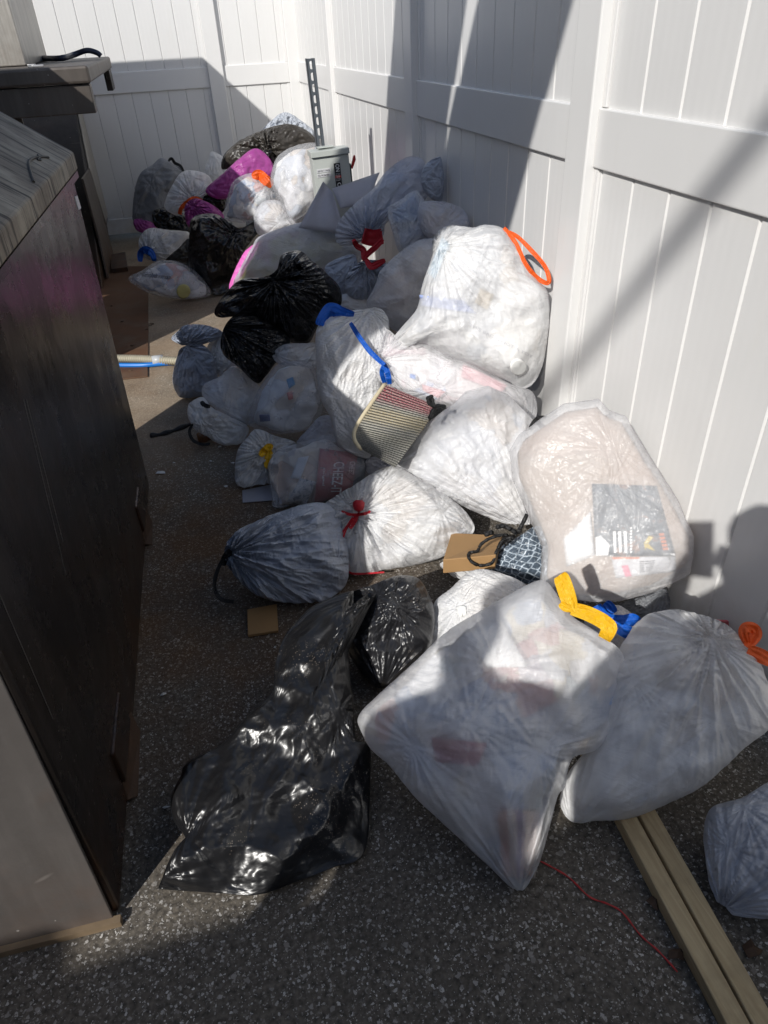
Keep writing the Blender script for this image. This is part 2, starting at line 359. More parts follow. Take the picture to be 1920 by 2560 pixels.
    for l in range(3, lvl+1):
        tp = ICO[l]; X0 = shape(tp['V'], True, 1., S); V0 = clampw(world(X0, S))
        if V is None: V = V0.copy()
        else:
            pa = tp['par']; dn = np.concatenate([disp, disp[pa].mean(1)]); V = V0+dn
        k_ = (sched or (.5, 1., .55, .22))[l-3]
        if k_ and st > 1: V = relax(V, V0, tp, 1+(st-1)*k_, it, amp=amp, rng=rng, pull=pull, bend=(.5, .4, .22, .2)[l-3])
        disp = V-V0
    V = clampw(V)
    F = ICO[lvl]['F']; uv = X0[:, :2]*S
    has = bool(fill) or bool(parts)
    loc = np.array([V[:, 0].mean(), V[:, 1].mean(), max(0, V[:, 2].min())])
    if fill or tie is not None or parts or root:
        rt = empty(name, loc, label, cat, group); rt['abs'] = [float(x) for x in loc]
        ob = mesh_obj(partname, V, F, mat, rt, True, uv)
    else:
        ob = mesh_obj(name, V, F, mat, None, True, uv); tag(ob, label, cat, group); rt = ob
    bv = BVHTree.FromPolygons([tuple(v) for v in V], [tuple(int(i) for i in f) for f in F])
    if fill:
        l = min(4, lvl); X = shape(ICO[l]['V'], False, fillin); W = world(X, S); Nn = normals(W, ICO[l]['F'])
        W = W+Nn*((.012 if prof > .6 else .003)*fbm(W*14+sp, 2, seed)-.012)[:, None]; W = clampw(W)
        cen = W.mean(0)
        mesh_obj('filling', W, ICO[l]['F'], fill, rt, True)
    BAGS[key] = dict(root=rt, ob=ob, bv=bv, S=S, loc=loc, nrm=nrm, V=V)
    print('%-8s S=%.2f loc=%s zmax=%.2f w=%.2f' % (key, S, np.round(loc, 2), V[:, 2].max(), np.ptp(uv[:, 0])))
    return rt
def hit(key, x, y, off=.004, default=None):
    """point of the pile under a photo pixel, lifted off the film by off"""
    d = Vector(ray(x, y)).normalized()
    r = BAGS[key]['bv'].ray_cast(Vector(CAM), d) if isinstance(key, str) else key.ray_cast(Vector(CAM), d)
    if r[0] is not None: return np.array(r[0])-np.array(d)*off
    return CAM+ray(x, y)*default if default else None
def ribbon(name, reg, pts, width, mat, key, parent=None, off=.012, label=None, cat=None, t=None, taper=.5, twist=.5, seed=1, lift=0., n=6, wpx=False):
    """a plastic drawstring strip following photo pixels over a bag"""
    rng = np.random.RandomState(seed); q = spline(px(reg, pts), n); last = t; P = []
    hs = [hit(key, *p, off) for p in q]
    dep = [None if h is None else float(np.dot(h-CAM, FX)) for h in hs]
    known = [i for i, d in enumerate(dep) if d is not None]
    for i in range(len(q)):
        if dep[i] is None:
            k = min(known, key=lambda j: abs(j-i)) if known else None
            d = (dep[k] if k is not None else (t or BAGS[key]['S'])) if t is None else t
        else: d = dep[i] if t is None else min(t, dep[i])
        P.append(d)
    P = np.convolve(np.pad(P, 2, 'edge'), np.ones(5)/5, 'valid')
    for i, d in enumerate(dep):
        if d is not None: P[i] = min(P[i], d)
    for _ in range(4): P = np.minimum(P, np.convolve(np.pad(P, 1, 'edge'), [.25, .5, .25], 'valid'))
    W = [ont(*q[i], P[i]-lift) for i in range(len(q))]
    V = []; n_ = len(W); ph = rng.rand()*6
    for i in range(n_):
        tn = W[min(i+1, n_-1)]-W[max(i-1, 0)]; tn /= np.linalg.norm(tn)+1e-9
        vd = (W[i]-CAM)/np.linalg.norm(W[i]-CAM); sd = np.cross(tn, vd); sd /= np.linalg.norm(sd)+1e-9
        a = twist*.8*math.sin(ph+i*.28); wv = sd*math.cos(a)+vd*math.sin(a)
        u = i/(n_-1); wd = width*(1-taper*abs(2*u-1)**3)
        for q_, k in enumerate((-1, -.55, -.1, .3, .62, 1)): V.append(W[i]+wv*wd*.5*k - vd*min(.0022, width*.07)*((q_ % 2)*2-1)*(.6+.4*math.sin(i*.5+q_+ph)))
    F = [(i*6+k, i*6+k+1, i*6+7+k, i*6+6+k) for i in range(n_-1) for k in range(5)]
    par = parent if parent is not None else (None if label else BAGS[key]['root'])
    o = mesh_obj(name, V, F, mat, par, False); m = o.modifiers.new('thick', 'SOLIDIFY'); m.thickness = .0007
    if label: tag(o, label, cat)
    return o
def patch(name, reg, quad, mat, key, off=-.004, nu=10, nv=10, parent=None, label=None, cat=None, thick=.003, kind=None):
    """a printed sheet or carton face lying just under / on a bag's film; quad = 4 photo pixels"""
    q = [np.array(p) for p in px(reg, quad)]; G = []; uv = []; lastd = None
    for j in range(nv+1):
        for i in range(nu+1):
            u, v = i/nu, j/nv; p = (q[0]*(1-u)+q[1]*u)*(1-v)+(q[3]*(1-u)+q[2]*u)*v
            h = hit(key, p[0], p[1], 0)
            G.append((p, None if h is None else float(np.dot(h-CAM, FX)))); uv.append((u, v))
    ds = [d for _, d in G if d]; med = float(np.median(ds)) if ds else BAGS[key]['S']
    D = np.array([d if d else np.nan for _, d in G]).reshape(nv+1, nu+1)
    for _ in range(3):
        for idx in np.argwhere(np.isnan(D)):
            nb = D[max(0, idx[0]-1):idx[0]+2, max(0, idx[1]-1):idx[1]+2]
            if np.isfinite(nb).any(): D[tuple(idx)] = np.nanmean(nb)
    D = np.nan_to_num(D, nan=med)
    for _ in range(3 if off < 0 else 1):
        Pd = np.pad(D, 1, 'edge'); D2 = (Pd[:-2, 1:-1]+Pd[2:, 1:-1]+Pd[1:-1, :-2]+Pd[1:-1, 2:])/4
        D = np.maximum(D, D2) if off < 0 else np.minimum(D, D2)
    V = [ont(p[0], p[1], D.ravel()[k]-off) for k, (p, _) in enumerate(G)]
    F = [(j*(nu+1)+i, (j+1)*(nu+1)+i, (j+1)*(nu+1)+i+1, j*(nu+1)+i+1) for j in range(nv) for i in range(nu)]
    par = parent if parent is not None else (None if label else BAGS[key]['root'])
    o = mesh_obj(name, V, F, mat, par, True, uv); m = o.modifiers.new('thick', 'SOLIDIFY'); m.thickness = thick; m.offset = -1 if off < 0 else 0
    if label: tag(o, label, cat)
    if kind: o['kind'] = kind
    return o
def text_verts(s, size=1.):
    cu = bpy.data.curves.new('lettering', 'FONT'); cu.body = s; cu.size = size; cu.resolution_u = 3; cu.offset = .012
    ob = bpy.data.objects.new('lettering', cu); C.objects.link(ob); bpy.context.view_layer.update()
    me = bpy.data.meshes.new_from_object(ob.evaluated_get(bpy.context.evaluated_depsgraph_get()))
    bm = bmesh.new(); bm.from_mesh(me); bmesh.ops.triangulate(bm, faces=bm.faces)
    bmesh.ops.subdivide_edges(bm, edges=[e for e in bm.edges if e.calc_length() > .2*size], cuts=1)
    bmesh.ops.triangulate(bm, faces=bm.faces)
    V = np.array([v.co[:2] for v in bm.verts]); bm.verts.index_update(); F = [tuple(v.index for v in f.verts) for f in bm.faces]; bm.free()
    C.objects.unlink(ob); bpy.data.objects.remove(ob); bpy.data.curves.remove(cu); bpy.data.meshes.remove(me)
    V = V-V.min(0); return V, F, V.max(0)
def text_on(name, s, reg, quad, mat, key, off=.002, parent=None):
    """lettering mapped into a pixel quad (top-left, top-right, bottom-right, bottom-left) and laid on a bag"""
    V, F, mx = text_verts(s); q = [np.array(p) for p in px(reg, quad)]; W = []; last = BAGS[key]['S']
    for v in V:
        u, w_ = v[0]/mx[0], 1-v[1]/mx[1]; p = (q[0]*(1-u)+q[1]*u)*(1-w_)+(q[3]*(1-u)+q[2]*u)*w_
        h = hit(key, p[0], p[1], off); W.append(h if h is not None else ont(p[0], p[1], last))
        if h is not None: last = float(np.dot(h-CAM, FX))
    return mesh_obj(name, W, F, mat, parent if parent is not None else BAGS[key]['root'])
def text_plane(name, s, o, xv, yv, h, mat, parent, wid=None):
    V, F, mx = text_verts(s); k = h/mx[1]; kx = k if wid is None else wid/mx[0]
    W = [np.array(o)+np.array(xv)*v[0]*kx+np.array(yv)*v[1]*k for v in V]
    return mesh_obj(name, W, F, mat, parent)
# ------------------------------------------------------------------ the setting: ground, fences
def groundmat():
    m, t = newmat('asphalt'); N = NT(t); v = N.co()
    big = N.noise(v, 1.3, 5, .6); fine = N.noise(v, 90, 4)
    base = N.ramp(fine, [(.3, (.045, .039, .032)), (.7, (.15, .13, .105))])
    x = N.n('SeparateXYZ', [v]); sx, sy = x.outputs[0], x.outputs[1]
    # rusty brown wash beside the dumpster
    d = N.n('MapRange', {'Value': sx, 'From Min': .65, 'From Max': -.1}).outputs[0]
    yy = N.n('MapRange', {'Value': sy, 'From Min': .9, 'From Max': 1.6}).outputs[0]
    st = N.math('MULTIPLY', N.math('MULTIPLY', d, yy), N.ramp(N.noise(v, 3.2, 5, .65), [(.35, .15), (.62, 1.)]), True)
    base = N.mix(N.math('MULTIPLY', st, .85), base, (.12, .062, .028))
    cols = []
    for s, off, th in ((120, 0, .40), (200, 7, .36), (75, 3, .84)):
        dv = N.n('MixRGB', [.012, N.mapping(v, loc=(off, off, 0)), N.noise(v, 130, 2, out=1)]).outputs[0]
        vo = N.n('TexVoronoi', {'Vector': dv, 'Scale': s, 'Randomness': 1.})
        sp = N.n('SeparateColor', [vo.outputs['Color']])
        on = N.math('GREATER_THAN', sp.outputs[0], th)
        rad = N.math('ADD', .16, N.math('MULTIPLY', sp.outputs[1], .30))
        k = N.math('MULTIPLY', on, N.math('LESS_THAN', vo.outputs['Distance'], rad))
        cc = N.ramp(sp.outputs[2], [(0, (.10, .09, .08)), (.4, (.22, .20, .18)), (.8, (.42, .40, .37)), (1, (.62, .60, .57))])
        cc = N.mix(N.math('MULTIPLY', st, .75), cc, (.24, .15, .075))
        cols.append((k, cc))
    c = base; hs = None
    dirt = N.ramp(N.noise(v, 5, 5, .7), [(.36, .5), (.6, 1.)])
    for k, cc in cols:
        kk = N.math('MULTIPLY', k, dirt); c = N.mix(kk, c, cc); hs = k if hs is None else N.math('MAXIMUM', hs, k)
    # darker oil patches
    oil = N.ramp(N.noise(v, 2.1, 4, .6), [(.5, 0.), (.7, 1.)])
    c = N.mix(N.math('MULTIPLY', oil, .35), c, (.015, .013, .012))
    # paler far ground, as if in sun
    g = N.n('TexVoronoi', {'Vector': v, 'Scale': 60}); gs = N.n('SeparateColor', [g.outputs['Color']]).outputs[0]
    far = N.math('MULTIPLY', N.n('MapRange', {'Value': sy, 'From Min': 2.3, 'From Max': 3.4}).outputs[0], N.ramp(N.noise(v, 4, 5, .65), [(.3, .45), (.65, 1.)]))
    c = N.mix(N.math('MULTIPLY', N.math('MULTIPLY', far, .75), N.math('ADD', .35, N.math('MULTIPLY', N.noise(v, 60, 3), .6))), c, (.46, .38, .28))     # sunlit brightness of the far part painted into its dusty colour
    h = N.math('ADD', N.math('MULTIPLY', hs, .5), fine)
    N.out(N.bsdf(c, .82, 0, N.bump(h, .55, .006), .35)); return m
def vinylmat():
    m, t = newmat('white_vinyl'); N = NT(t); v = N.co()
    f = N.noise(v, 2.5, 5, .6)
    c = N.mix(f, (.65, .645, .635), (.70, .695, .685))
    s = N.ramp(N.noise(N.mapping(v, (9, 9, 1.2)), 1, 5, .7), [(.6, 0.), (.78, 1.)]); c = N.mix(N.math('MULTIPLY', s, .10), c, (.55, .5, .42))
    z = N.n('SeparateXYZ', [N.n('NewGeometry').outputs['Position']]).outputs[2]
    low = N.math('MULTIPLY', N.n('MapRange', {'Value': z, 'From Min': .35, 'From Max': 0.}).outputs[0], N.ramp(N.noise(v, 12, 5, .7), [(.4, 0.), (.7, .55)]))
    c = N.mix(low, c, (.42, .37, .3))
    sc_ = N.ramp(N.noise(N.mapping(v, (40, 40, 260), (0.3, 0, .4)), 1, 2), [(.72, 0.), (.76, 1.)])
    c = N.mix(N.math('MULTIPLY', sc_, .10), c, (.5, .5, .5))
    ribs = N.n('TexWave', {'Vector': N.n('UVMap').outputs[0], 'Scale': 9.6, 'Distortion': .6, 'Detail': 1.}).outputs[1]
    nm = N.bump(ribs, .05, .003, N.bump(N.noise(N.mapping(v, (5, 5, 1.5)), 1, 3), .12, .02))
    N.out(N.bsdf(c, .27, 0, nm, .5)); return m
VIN = vinylmat()
gm = MB(); gm.add([(-40, -40, 0), (40, -40, 0), (40, 40, 0), (-40, 40, 0)], [(0, 1, 2, 3)])
tag(gm.build('ground', groundmat(), fix=False), kind='structure')
RZ0, RZ1 = 1.139, 1.289
def fence_panel(o, d, n, a0, a1, z0, z1, pitch, phase, parent, name='panel'):
    """tongue-and-groove boards: o + d*a along the run, n = outward normal; V grooves between boards"""
    o, d, n = (np.array(q, float) for q in (o, d, n)); prof = [(a0, 0.)]; g = .0052
    k = math.ceil((a0-phase)/pitch); 
    while phase+k*pitch < a1-.01:
        a = phase+k*pitch
        if a > a0+.01: prof += [(a-g, 0), (a-g*.35, -.006), (a+g*.35, -.006), (a+g, 0)]
        k += 1
    prof.append((a1, 0)); V = []; UV = []
    for a, e in prof:
        for z in (z0, z1): V.append(o+d*a+n*e+np.array([0, 0, z])); UV.append((a, z))
    F = [(2*i, 2*i+2, 2*i+3, 2*i+1) for i in range(len(prof)-1)]
    return mesh_obj(name, V, F, VIN, parent, False, UV)
def fbox(o, d, n, a0, a1, e0, e1, z0, z1, parent, name, bev=.004):
    o, d, n = (np.array(q, float) for q in (o, d, n)); b = MB()
    b.add([o+d*a+n*e+np.array([0, 0, z]) for z in (z0, z1) for e in (e0, e1) for a in (a0, a1)], [(0, 2, 3, 1), (4, 5, 7, 6), (0, 1, 5, 4), (2, 6, 7, 3), (0, 4, 6, 2), (1, 3, 7, 5)])
    return b.build(name, VIN, parent, bevel=bev)
def fence(name, label, o, d, n, posts, pitch, phases, zb=.045, top=2.42, pw=.127, lowrail=True, pf=.038):
    rt = empty(name, o, label, 'fence'); rt['abs'] = [float(x) for x in o]
    for i, a in enumerate(posts):
        fbox(o, d, n, a-pw/2, a+pw/2, -.09, pf, 0, top+.06, rt, 'post', .005)
        cp = MB(); oo = np.array(o)+np.array(d)*a; nn = np.array(n); dd = np.array(d)
        q = [oo+dd*x*(pw/2+.012)+nn*(y*(pw/2+.012)-.026)+np.array([0, 0, top+.06]) for x, y in ((-1, -1), (1, -1), (1, 1), (-1, 1))]
        cp.add(q+[oo-nn*.026+np.array([0, 0, top+.12])], [(0, 1, 4), (1, 2, 4), (2, 3, 4), (3, 0, 4), (3, 2, 1, 0)]); cp.build('post_cap', VIN, rt)
    for i in range(len(posts)-1):
        a0, a1 = posts[i]+pw/2, posts[i+1]-pw/2; ph = phases[i % len(phases)]
        zl = .17 if lowrail else zb
        fence_panel(o, d, n, a0, a1, zl-.01, RZ0+.01, pitch, ph, rt); fence_panel(o, d, n, a0, a1, RZ1-.01, top-.1, pitch, ph+.012, rt)
        fbox(o, d, n, a0-.001, a1+.001, -.05, .014, RZ0, RZ1, rt, 'rail')
        fbox(o, d, n, a0-.001, a1+.001, -.05, .014, top-.15, top, rt, 'rail')
        if lowrail: fbox(o, d, n, a0-.001, a1+.001, -.05, .014, zb, .175, rt, 'rail')
        for a, s in ((a0, 1), (a1, -1)):   # U-channel the boards slide into
            fbox(o, d, n, min(a, a+s*.022), max(a, a+s*.022), -.02, .006, zl, RZ0-.002, rt, 'channel', .002)
            fbox(o, d, n, min(a, a+s*.022), max(a, a+s*.022), -.02, .006, RZ1+.002, top-.152, rt, 'channel', .002)
FXP = 1.172
def ypost(x0, x1, y): return (onx(x0, y, FXP-.038)[1]+onx(x1, y, FXP-.038)[1])/2
yp1, yp2, yp3 = ypost(1424, 1481, 250), ypost(1008, 1032, 250), ypost(815, 830, 200)
print('posts', yp1, yp2, yp3)
BY = 7.15
gr = [onx(x, y, FXP)[1] for x, y in ((1609.4, 282.1), (1706.5, 296.2), (1820, 318.1))]; pitch_r = (gr[0]-gr[2])/2
gb = [ony(x, y, BY)[0] for x, y in ((316.6, 181.8), (453.6, 170.8))]; pitch_b = (gb[1]-gb[0])/3
gb2 = ony(652.4, 155.2, BY)[0]
bp = (ony(510, 120, BY-.038)[0]+ony(551, 120, BY-.038)[0])/2
print('pitch', pitch_r, pitch_b, bp)
fence('vinyl_fence', 'white vinyl privacy fence running along the right side behind the bags', (FXP, 0, 0), (0, 1, 0), (-1, 0, 0),
      [yp1-2*1.87, yp1-1.87, yp1, yp2, yp3, BY+.06], pitch_r, [gr[1]], lowrail=False, zb=.04)
fence('vinyl_fence', 'white vinyl privacy fence across the far end behind the machine and the pile', (0, BY, 0), (1, 0, 0), (0, -1, 0),
      [bp-3*1.85, bp-2*1.85, bp-1.85, bp, FXP-.03+.0], pitch_b, [gb[0], gb[0], gb[0], gb2])
# the gate run behind the photographer, whose top shades the ground near the camera
zt = 2.44; kk = zt/-SUN[2]; gy = .80+SUN[1]/SUN[2]*zt
fence('vinyl_fence', 'white vinyl fence closing the enclosure behind the camera', (0, gy, 0), (1, 0, 0), (0, 1, 0),
      [-3.1, -1.25, .6, FXP+.0], pitch_b, [0.])
# brick wall added out of view at the left to keep low sky off the heap
def brickmat():
    m, t = newmat('brown_brick'); N = NT(t)
    p = N.n('SeparateXYZ', [N.co()]); v = N.n('CombineXYZ', [p.outputs[1], p.outputs[2], 0.]).outputs[0]
    b_ = N.n('TexBrick', {'Vector': v, 'Color1': (.12, .055, .035), 'Color2': (.17, .08, .05), 'Mortar': (.22, .2, .18), 'Scale': 4.4, 'Mortar Size': .012})
    N.out(N.bsdf(b_.outputs[0], .85, 0, N.bump(b_.outputs[1], .4, -.006))); return m
bw = MB(); bw.box((-3.5, -2.6, 0), (-3.2, 9.5, 2.2)); bw.box((-3.54, -2.62, 2.203), (-3.16, 9.52, 2.28)); tag(bw.build('sky_block_wall', brickmat(), None, bevel=.01), 'brown brick wall added out of view beyond the dumpster to block the low sky', 'wall')
# ------------------------------------------------------------------ dumpster in the left foreground
def steelmat(name, c1, c2, rust=.4, rough=.36, metal=.55, streak=1., lowr=.8):
    m, t = newmat(name); N = NT(t); v = N.co()
    f = N.noise(v, 4, 6, .65); c = N.mix(f, c1, c2)
    s = N.noise(N.mapping(v, (26, 26, 2.2)), 1., 4, .6); c = N.mix(N.math('MULTIPLY', N.ramp(s, [(.45, 0.), (.7, 1.)]), .5*streak), c, tuple(x*1.9+.01 for x in c2))
    r = N.ramp(N.noise(v, 3.3, 7, .7), [(.55, 0.), (.72, 1.)]); c = N.mix(N.math('MULTIPLY', r, rust), c, (.10, .045, .02))
    gp = N.n('SeparateXYZ', [N.n('NewGeometry').outputs['Position']]).outputs[2]
    low = N.math('MULTIPLY', N.n('MapRange', {'Value': gp, 'From Min': .32, 'From Max': 0.}).outputs[0], N.ramp(N.noise(v, 9, 6, .7), [(.35, 0.), (.6, 1.)]))
    c = N.mix(N.math('MULTIPLY', low, lowr), c, (.12, .055, .025))
    sv = N.mapping(v, (2, 130, 3.5), (.42, 0, 0)); sc_ = N.ramp(N.noise(sv, 1, 2, .5), [(.735, 0.), (.76, 1.)])
    msk = N.ramp(N.noise(v, 2.2, 3), [(.5, 0.), (.6, 1.)]); c = N.mix(N.math('MULTIPLY', N.math('MULTIPLY', sc_, msk), .55), c, (.35, .32, .29))
    sp = N.n('TexVoronoi', {'Vector': v, 'Scale': 70}); ss = N.n('SeparateColor', [sp.outputs['Color']]).outputs[0]
    c = N.mix(N.math('MULTIPLY', N.math('MULTIPLY', N.math('GREATER_THAN', ss, .965), N.math('LESS_THAN', sp.outputs['Distance'], .2)), .6), c, (.4, .38, .35))
    rg = N.math('ADD', rough-.1, N.math('MULTIPLY', f, .22))
    nm = N.bump(N.noise(v, 3.2, 3, .5), .22, .05, N.bump(N.noise(v, 70, 4), .12, .004))
    N.out(N.bsdf(c, rg, metal, nm, .5)); return m
STEEL = steelmat('dumpster_steel', (.030, .025, .023), (.055, .046, .041), .4, .27, .75)
STEEL_F = steelmat('dumpster_front_paint', (.068, .061, .057), (.095, .086, .080), .2, .5, .1, .3, .2)
DARK = steelmat('compactor_steel', (.020, .017, .015), (.036, .030, .027), .2, .45, .4, .4)
GREYP = steelmat('compactor_side_paint', (.26, .245, .215), (.36, .335, .30), .3, .42, .3, .8)
BROWNP = steelmat('compactor_lid_paint', (.075, .064, .055), (.105, .090, .078), .2, .5, .2, .4)
def lidmat():
    m, t = newmat('weathered_lid'); N = NT(t); v = N.co()
    g = N.noise(N.mapping(v, (5, 70, 5)), 1., 7, .72); big = N.noise(v, 5, 5, .65)
    c = N.mix(N.ramp(g, [(.3, 0.), (.7, 1.)]), (.15, .125, .10), (.24, .205, .16))
    c = N.mix(N.ramp(big, [(.42, 0.), (.62, .8)]), c, (.38, .34, .27))
    c = N.mix(N.ramp(N.noise(N.mapping(v, (3, 45, 3), loc=(3, 1, 2)), 1., 6, .75), [(.50, 0.), (.60, .9)]), c, (.02, .018, .015))
    N.out(N.bsdf(c, .7, 0, N.bump(g, .3, .006), .3)); return m
LID = lidmat()
G0, G1 = onz(303, 2302, 0), onz(376, 1221, 0)          # foot of the dumpster's long side
DS = (G1-G0)/np.linalg.norm(G1-G0); DN = np.array([DS[1], -DS[0], 0])
def onside(x, y, e=0.): d = ray(x, y); return CAM + d*(np.dot(G0+DN*e-CAM, DN)/np.dot(d, DN))
def sd(a, z, e=0.): return G0+DS*a+DN*e+np.array([0, 0, z])
PT = onside(178, 424); aT = np.dot(PT-G0, DS); aG = np.linalg.norm(G1-G0); print('dumpster', G0, G1, PT, aT, aG)
ztop = PT[2]
NX = sd(.9, 0)-DN*.26
dr = empty('dumpster', NX, 'dark steel dumpster with a weathered sloping lid in the left foreground', 'dumpster'); dr['abs'] = [float(x) for x in NX]
b = MB()   # hull: side profile extruded away from the pile
b.prism([sd(.012, .012), sd(aG, .012), sd(aT, ztop), sd(.15, ztop), sd(.10, 1.0), sd(.05, .75)], -DN*.52); b.build('body', STEEL, dr, bevel=.008)
fe = onside(0, 1640); fa, fz = np.dot(fe-G0, DS), fe[2]; print('front edge', fa, fz)
b = MB(); b.prism([sd(0, 0, -.012), sd(fa, fz, -.012), sd(fa+.009, fz, -.012), sd(.009, 0, -.012)], -DN*.52); b.build('front_panel', STEEL_F, dr, bevel=.002)
b = MB(); b.prism([sd(-.012, .0, .003), sd(-.012, .018, .003), sd(.004, .018, .003), sd(.004, 0, .003)], -DN*.52); b.build('bottom_lip', simple('worn_edge', (.22, .16, .10), .6, .3, .3, 30), dr)
sl_ = math.tan(R(35)); L_ = .30; lo = sd(.145, ztop-.004, .018)
b = MB(); b.prism([lo, lo+[0, 0, .052], lo-DN*L_+np.array([0, 0, .052+L_*sl_]), lo-DN*.53+np.array([0, 0, .052+L_*sl_]), lo-DN*.53], DS*(aT+.03-.145)); b.build('lid', LID, dr, bevel=.006)
b = MB(); b.prism([sd(.15, ztop-.026, .016), sd(.15, ztop-.006, .016), sd(.15, ztop-.006, -.012), sd(.15, ztop-.026, -.012)], DS*(aT+.015-.15)); b.build('rim', STEEL, dr)
# two panels added above the hull, a narrow gap between them, cut to shade the middle of the fence and the heap
def shadepanel(pf, t=.03):
    xc = -.88; k = 1.1625-xc; q = [np.array([xc, y+k*SUN[1]/SUN[0]*-1, z-k*SUN[2]/SUN[0]]) for y, z in pf]
    b = MB(); b.prism(q, (-t, 0, 0)); return b.build('shadow_panel', BROWNP, dr, bevel=.004)
eL = lambda z: 4.393-(z-.775)/2.34
eR = lambda z: 2.528-(z-.938)/2.0
zc, zt_, zb_ = 1.0, 2.1, -.95
sA = lambda z: 3.332-(z-1.0)*.452; sB = lambda z: 3.332-(z-1.0)*.655
shadepanel([(eL(zb_), zb_), (eL(zt_), zt_), (sA(zt_), zt_), (sA(zc), zc), (eR(zb_)+.9, zb_)])
shadepanel([(eR(zb_)+.897, zb_), (sB(zc)-.001, zc), (sB(zt_), zt_), (eR(zt_), zt_), (eR(zb_), zb_)], .028)
# scrawled line drawn on the lid
def onlid(x, y):
    n_ = DN*sl_+np.array([0, 0, 1.]); p0 = lo+np.array([0, 0, .054]); d = ray(x, y); return CAM+d*(np.dot(p0-CAM, n_)/np.dot(d, n_))
MARK = simple('dark_marker', (.03, .025, .02), .6)
b = MB(); b.tube([onlid(*p) for p in spline(px('S', [(268, 1450), (245, 1380), (230, 1300), (262, 1262), (320, 1252), (385, 1255)]), 6)], .004, 5)
b.tube([onlid(*p) for p in spline(px('S', [(300, 1235), (325, 1275), (300, 1272), (335, 1245)]), 4)], .0025, 5); b.build('scrawl', MARK, dr)
STK = simple('white_sticker', (.62, .62, .63), .5, 0, .1, 40)
q = [onside(*p, .002) for p in px('S', [(598, 1568), (618, 1560), (648, 1659), (630, 1675)])]
b = MB(); b.prism(q, -DN*.002); b.build('sticker', STK, dr)
SCR = simple('bare_scratch', (.17, .155, .14), .5, .4)
RUST = simple('rusty_steel', (.075, .042, .025), .75, .2, .5, 25, .4)
for (a0, a1) in ((aG-.42, aG-.22), (.27, .52)):
    b = MB(); b.prism([sd(a0, .02, .001), sd(a0+.02, 0, .022), sd(a1-.03, 0, .018), sd(a1, .05, .002), sd(a0+.02, .07, .001)], -DN*.02); b.build('skid_bracket', RUST, dr, bevel=.003)
    b = MB(); b.prism([sd(a0+.02, .06, .008), sd(a1-.04, .06, .008), sd(a1-.04, .17, .008), sd(a0+.02, .17, .008)], -DN*.03); b.build('lift_pocket', STEEL, dr, bevel=.006)
for (p0, p1) in (((95, 0), (262, 690)), ((106, 0), (250, 560)), ((0, 770), (210, 1260))):
    q0, q1 = px('P', [(p0[0]*.6326, 1000+p0[1]*.6326), (p1[0]*.6326, 1000+p1[1]*.6326)])
    A_, B_ = onside(*q0, .001), onside(*q1, .001); dz = DS*.0011+np.array([0, 0, .0006]); b = MB(); b.prism([A_, B_, B_+dz, A_+dz], -DN*.0012)
    b.build('scratch', SCR, dr)
# ------------------------------------------------------------------ compactor behind the dumpster
ZT = 1.41; XR = -.335
y_n = onz(216, 163, ZT)[1]; y_f = onz(274, 141, ZT)[1]; print('slab', y_n, y_f)
xb = onz(257, 728, 0)[0]; print('xb', xb)
cr = empty('trash_compactor', (-1.2, 5.4, 0), 'dark brown steel compactor with a flat lid near the far fence', 'compactor'); cr['abs'] = [-1.2, 5.4, 0]
b = MB(); b.box((-2.2, y_n, ZT-.075), (XR, y_f, ZT)); b.build('lid', BROWNP, cr, bevel=.012)
b = MB(); b.box((-2.2, y_n+.02, ZT-.205), (XR-.012, y_n+.12, ZT-.079)); b.box((-2.2, y_n+.12, ZT-.19), (-1.0, y_f-.1, ZT-.079)); b.build('lid_rim', BROWNP, cr, bevel=.006)
b = MB(); b.box((XR-.05, y_f-.32, ZT-.20), (XR-.008, y_f-.05, ZT-.076)); b.box((XR-.03, y_f-.4, ZT-.13), (XR-.004, y_f-.3, ZT-.076)); b.build('hinge_bracket', DARK, cr, bevel=.004)
b = MB(); b.box((-.62, y_n+.1, ZT), (-.585, y_n+.14, ZT+.016)); b.box((-.60, y_n+.09, ZT+.001), (-.545, y_n+.105, ZT+.012)); b.build('latch', simple('zinc', (.4, .4, .4), .4, .7), cr, bevel=.003)
def yzpoly(reg, pts, X): return [onx(*p, X) for p in px(reg, pts)]
side = yzpoly('L', [(575, -118), (775, -125), (868, 440), (822, 815), (872, 1075), (856, 1205), (792, 1310)], xb)
b = MB(); b.prism(side, (-1.6, 0, 0)); b.build('body', DARK, cr, bevel=.006)
s2 = yzpoly('L', [(592, -110), (776, -118), (866, 450), (818, 800), (700, 395), (688, 372)], xb+.012)
b = MB(); b.prism(s2, (-.010, 0, 0)); b.build('side_panel', GREYP, cr, bevel=.003)
s3 = yzpoly('L', [(690, 372), (812, 815), (888, 1075), (862, 1200), (835, 1215), (770, 930), (640, 450)], xb+.03)
b = MB(); b.prism(s3, (-.016, 0, 0)); b.build('lower_guard', BROWNP, cr, bevel=.003)
s4 = yzpoly('L', [(868, 450), (932, 640), (826, 842), (822, 800)], xb-.02)
b = MB(); b.prism(s4, (-.3, 0, 0)); b.build('rear_flange', DARK, cr, bevel=.003)
q = yzpoly('L', [(672, -90), (708, -100), (776, 205), (752, 310)], xb+.0135); b = MB(); b.prism(q, (-.001, 0, 0)); stk = b.build('warning_sticker', STK, cr)
q = yzpoly('L', [(712, 30), (722, 45), (742, 130), (733, 125)], xb+.0145); b = MB(); b.prism(q, (-.0008, 0, 0)); b.build('sticker_mark', simple('olive_print', (.25, .24, .15), .5), cr)
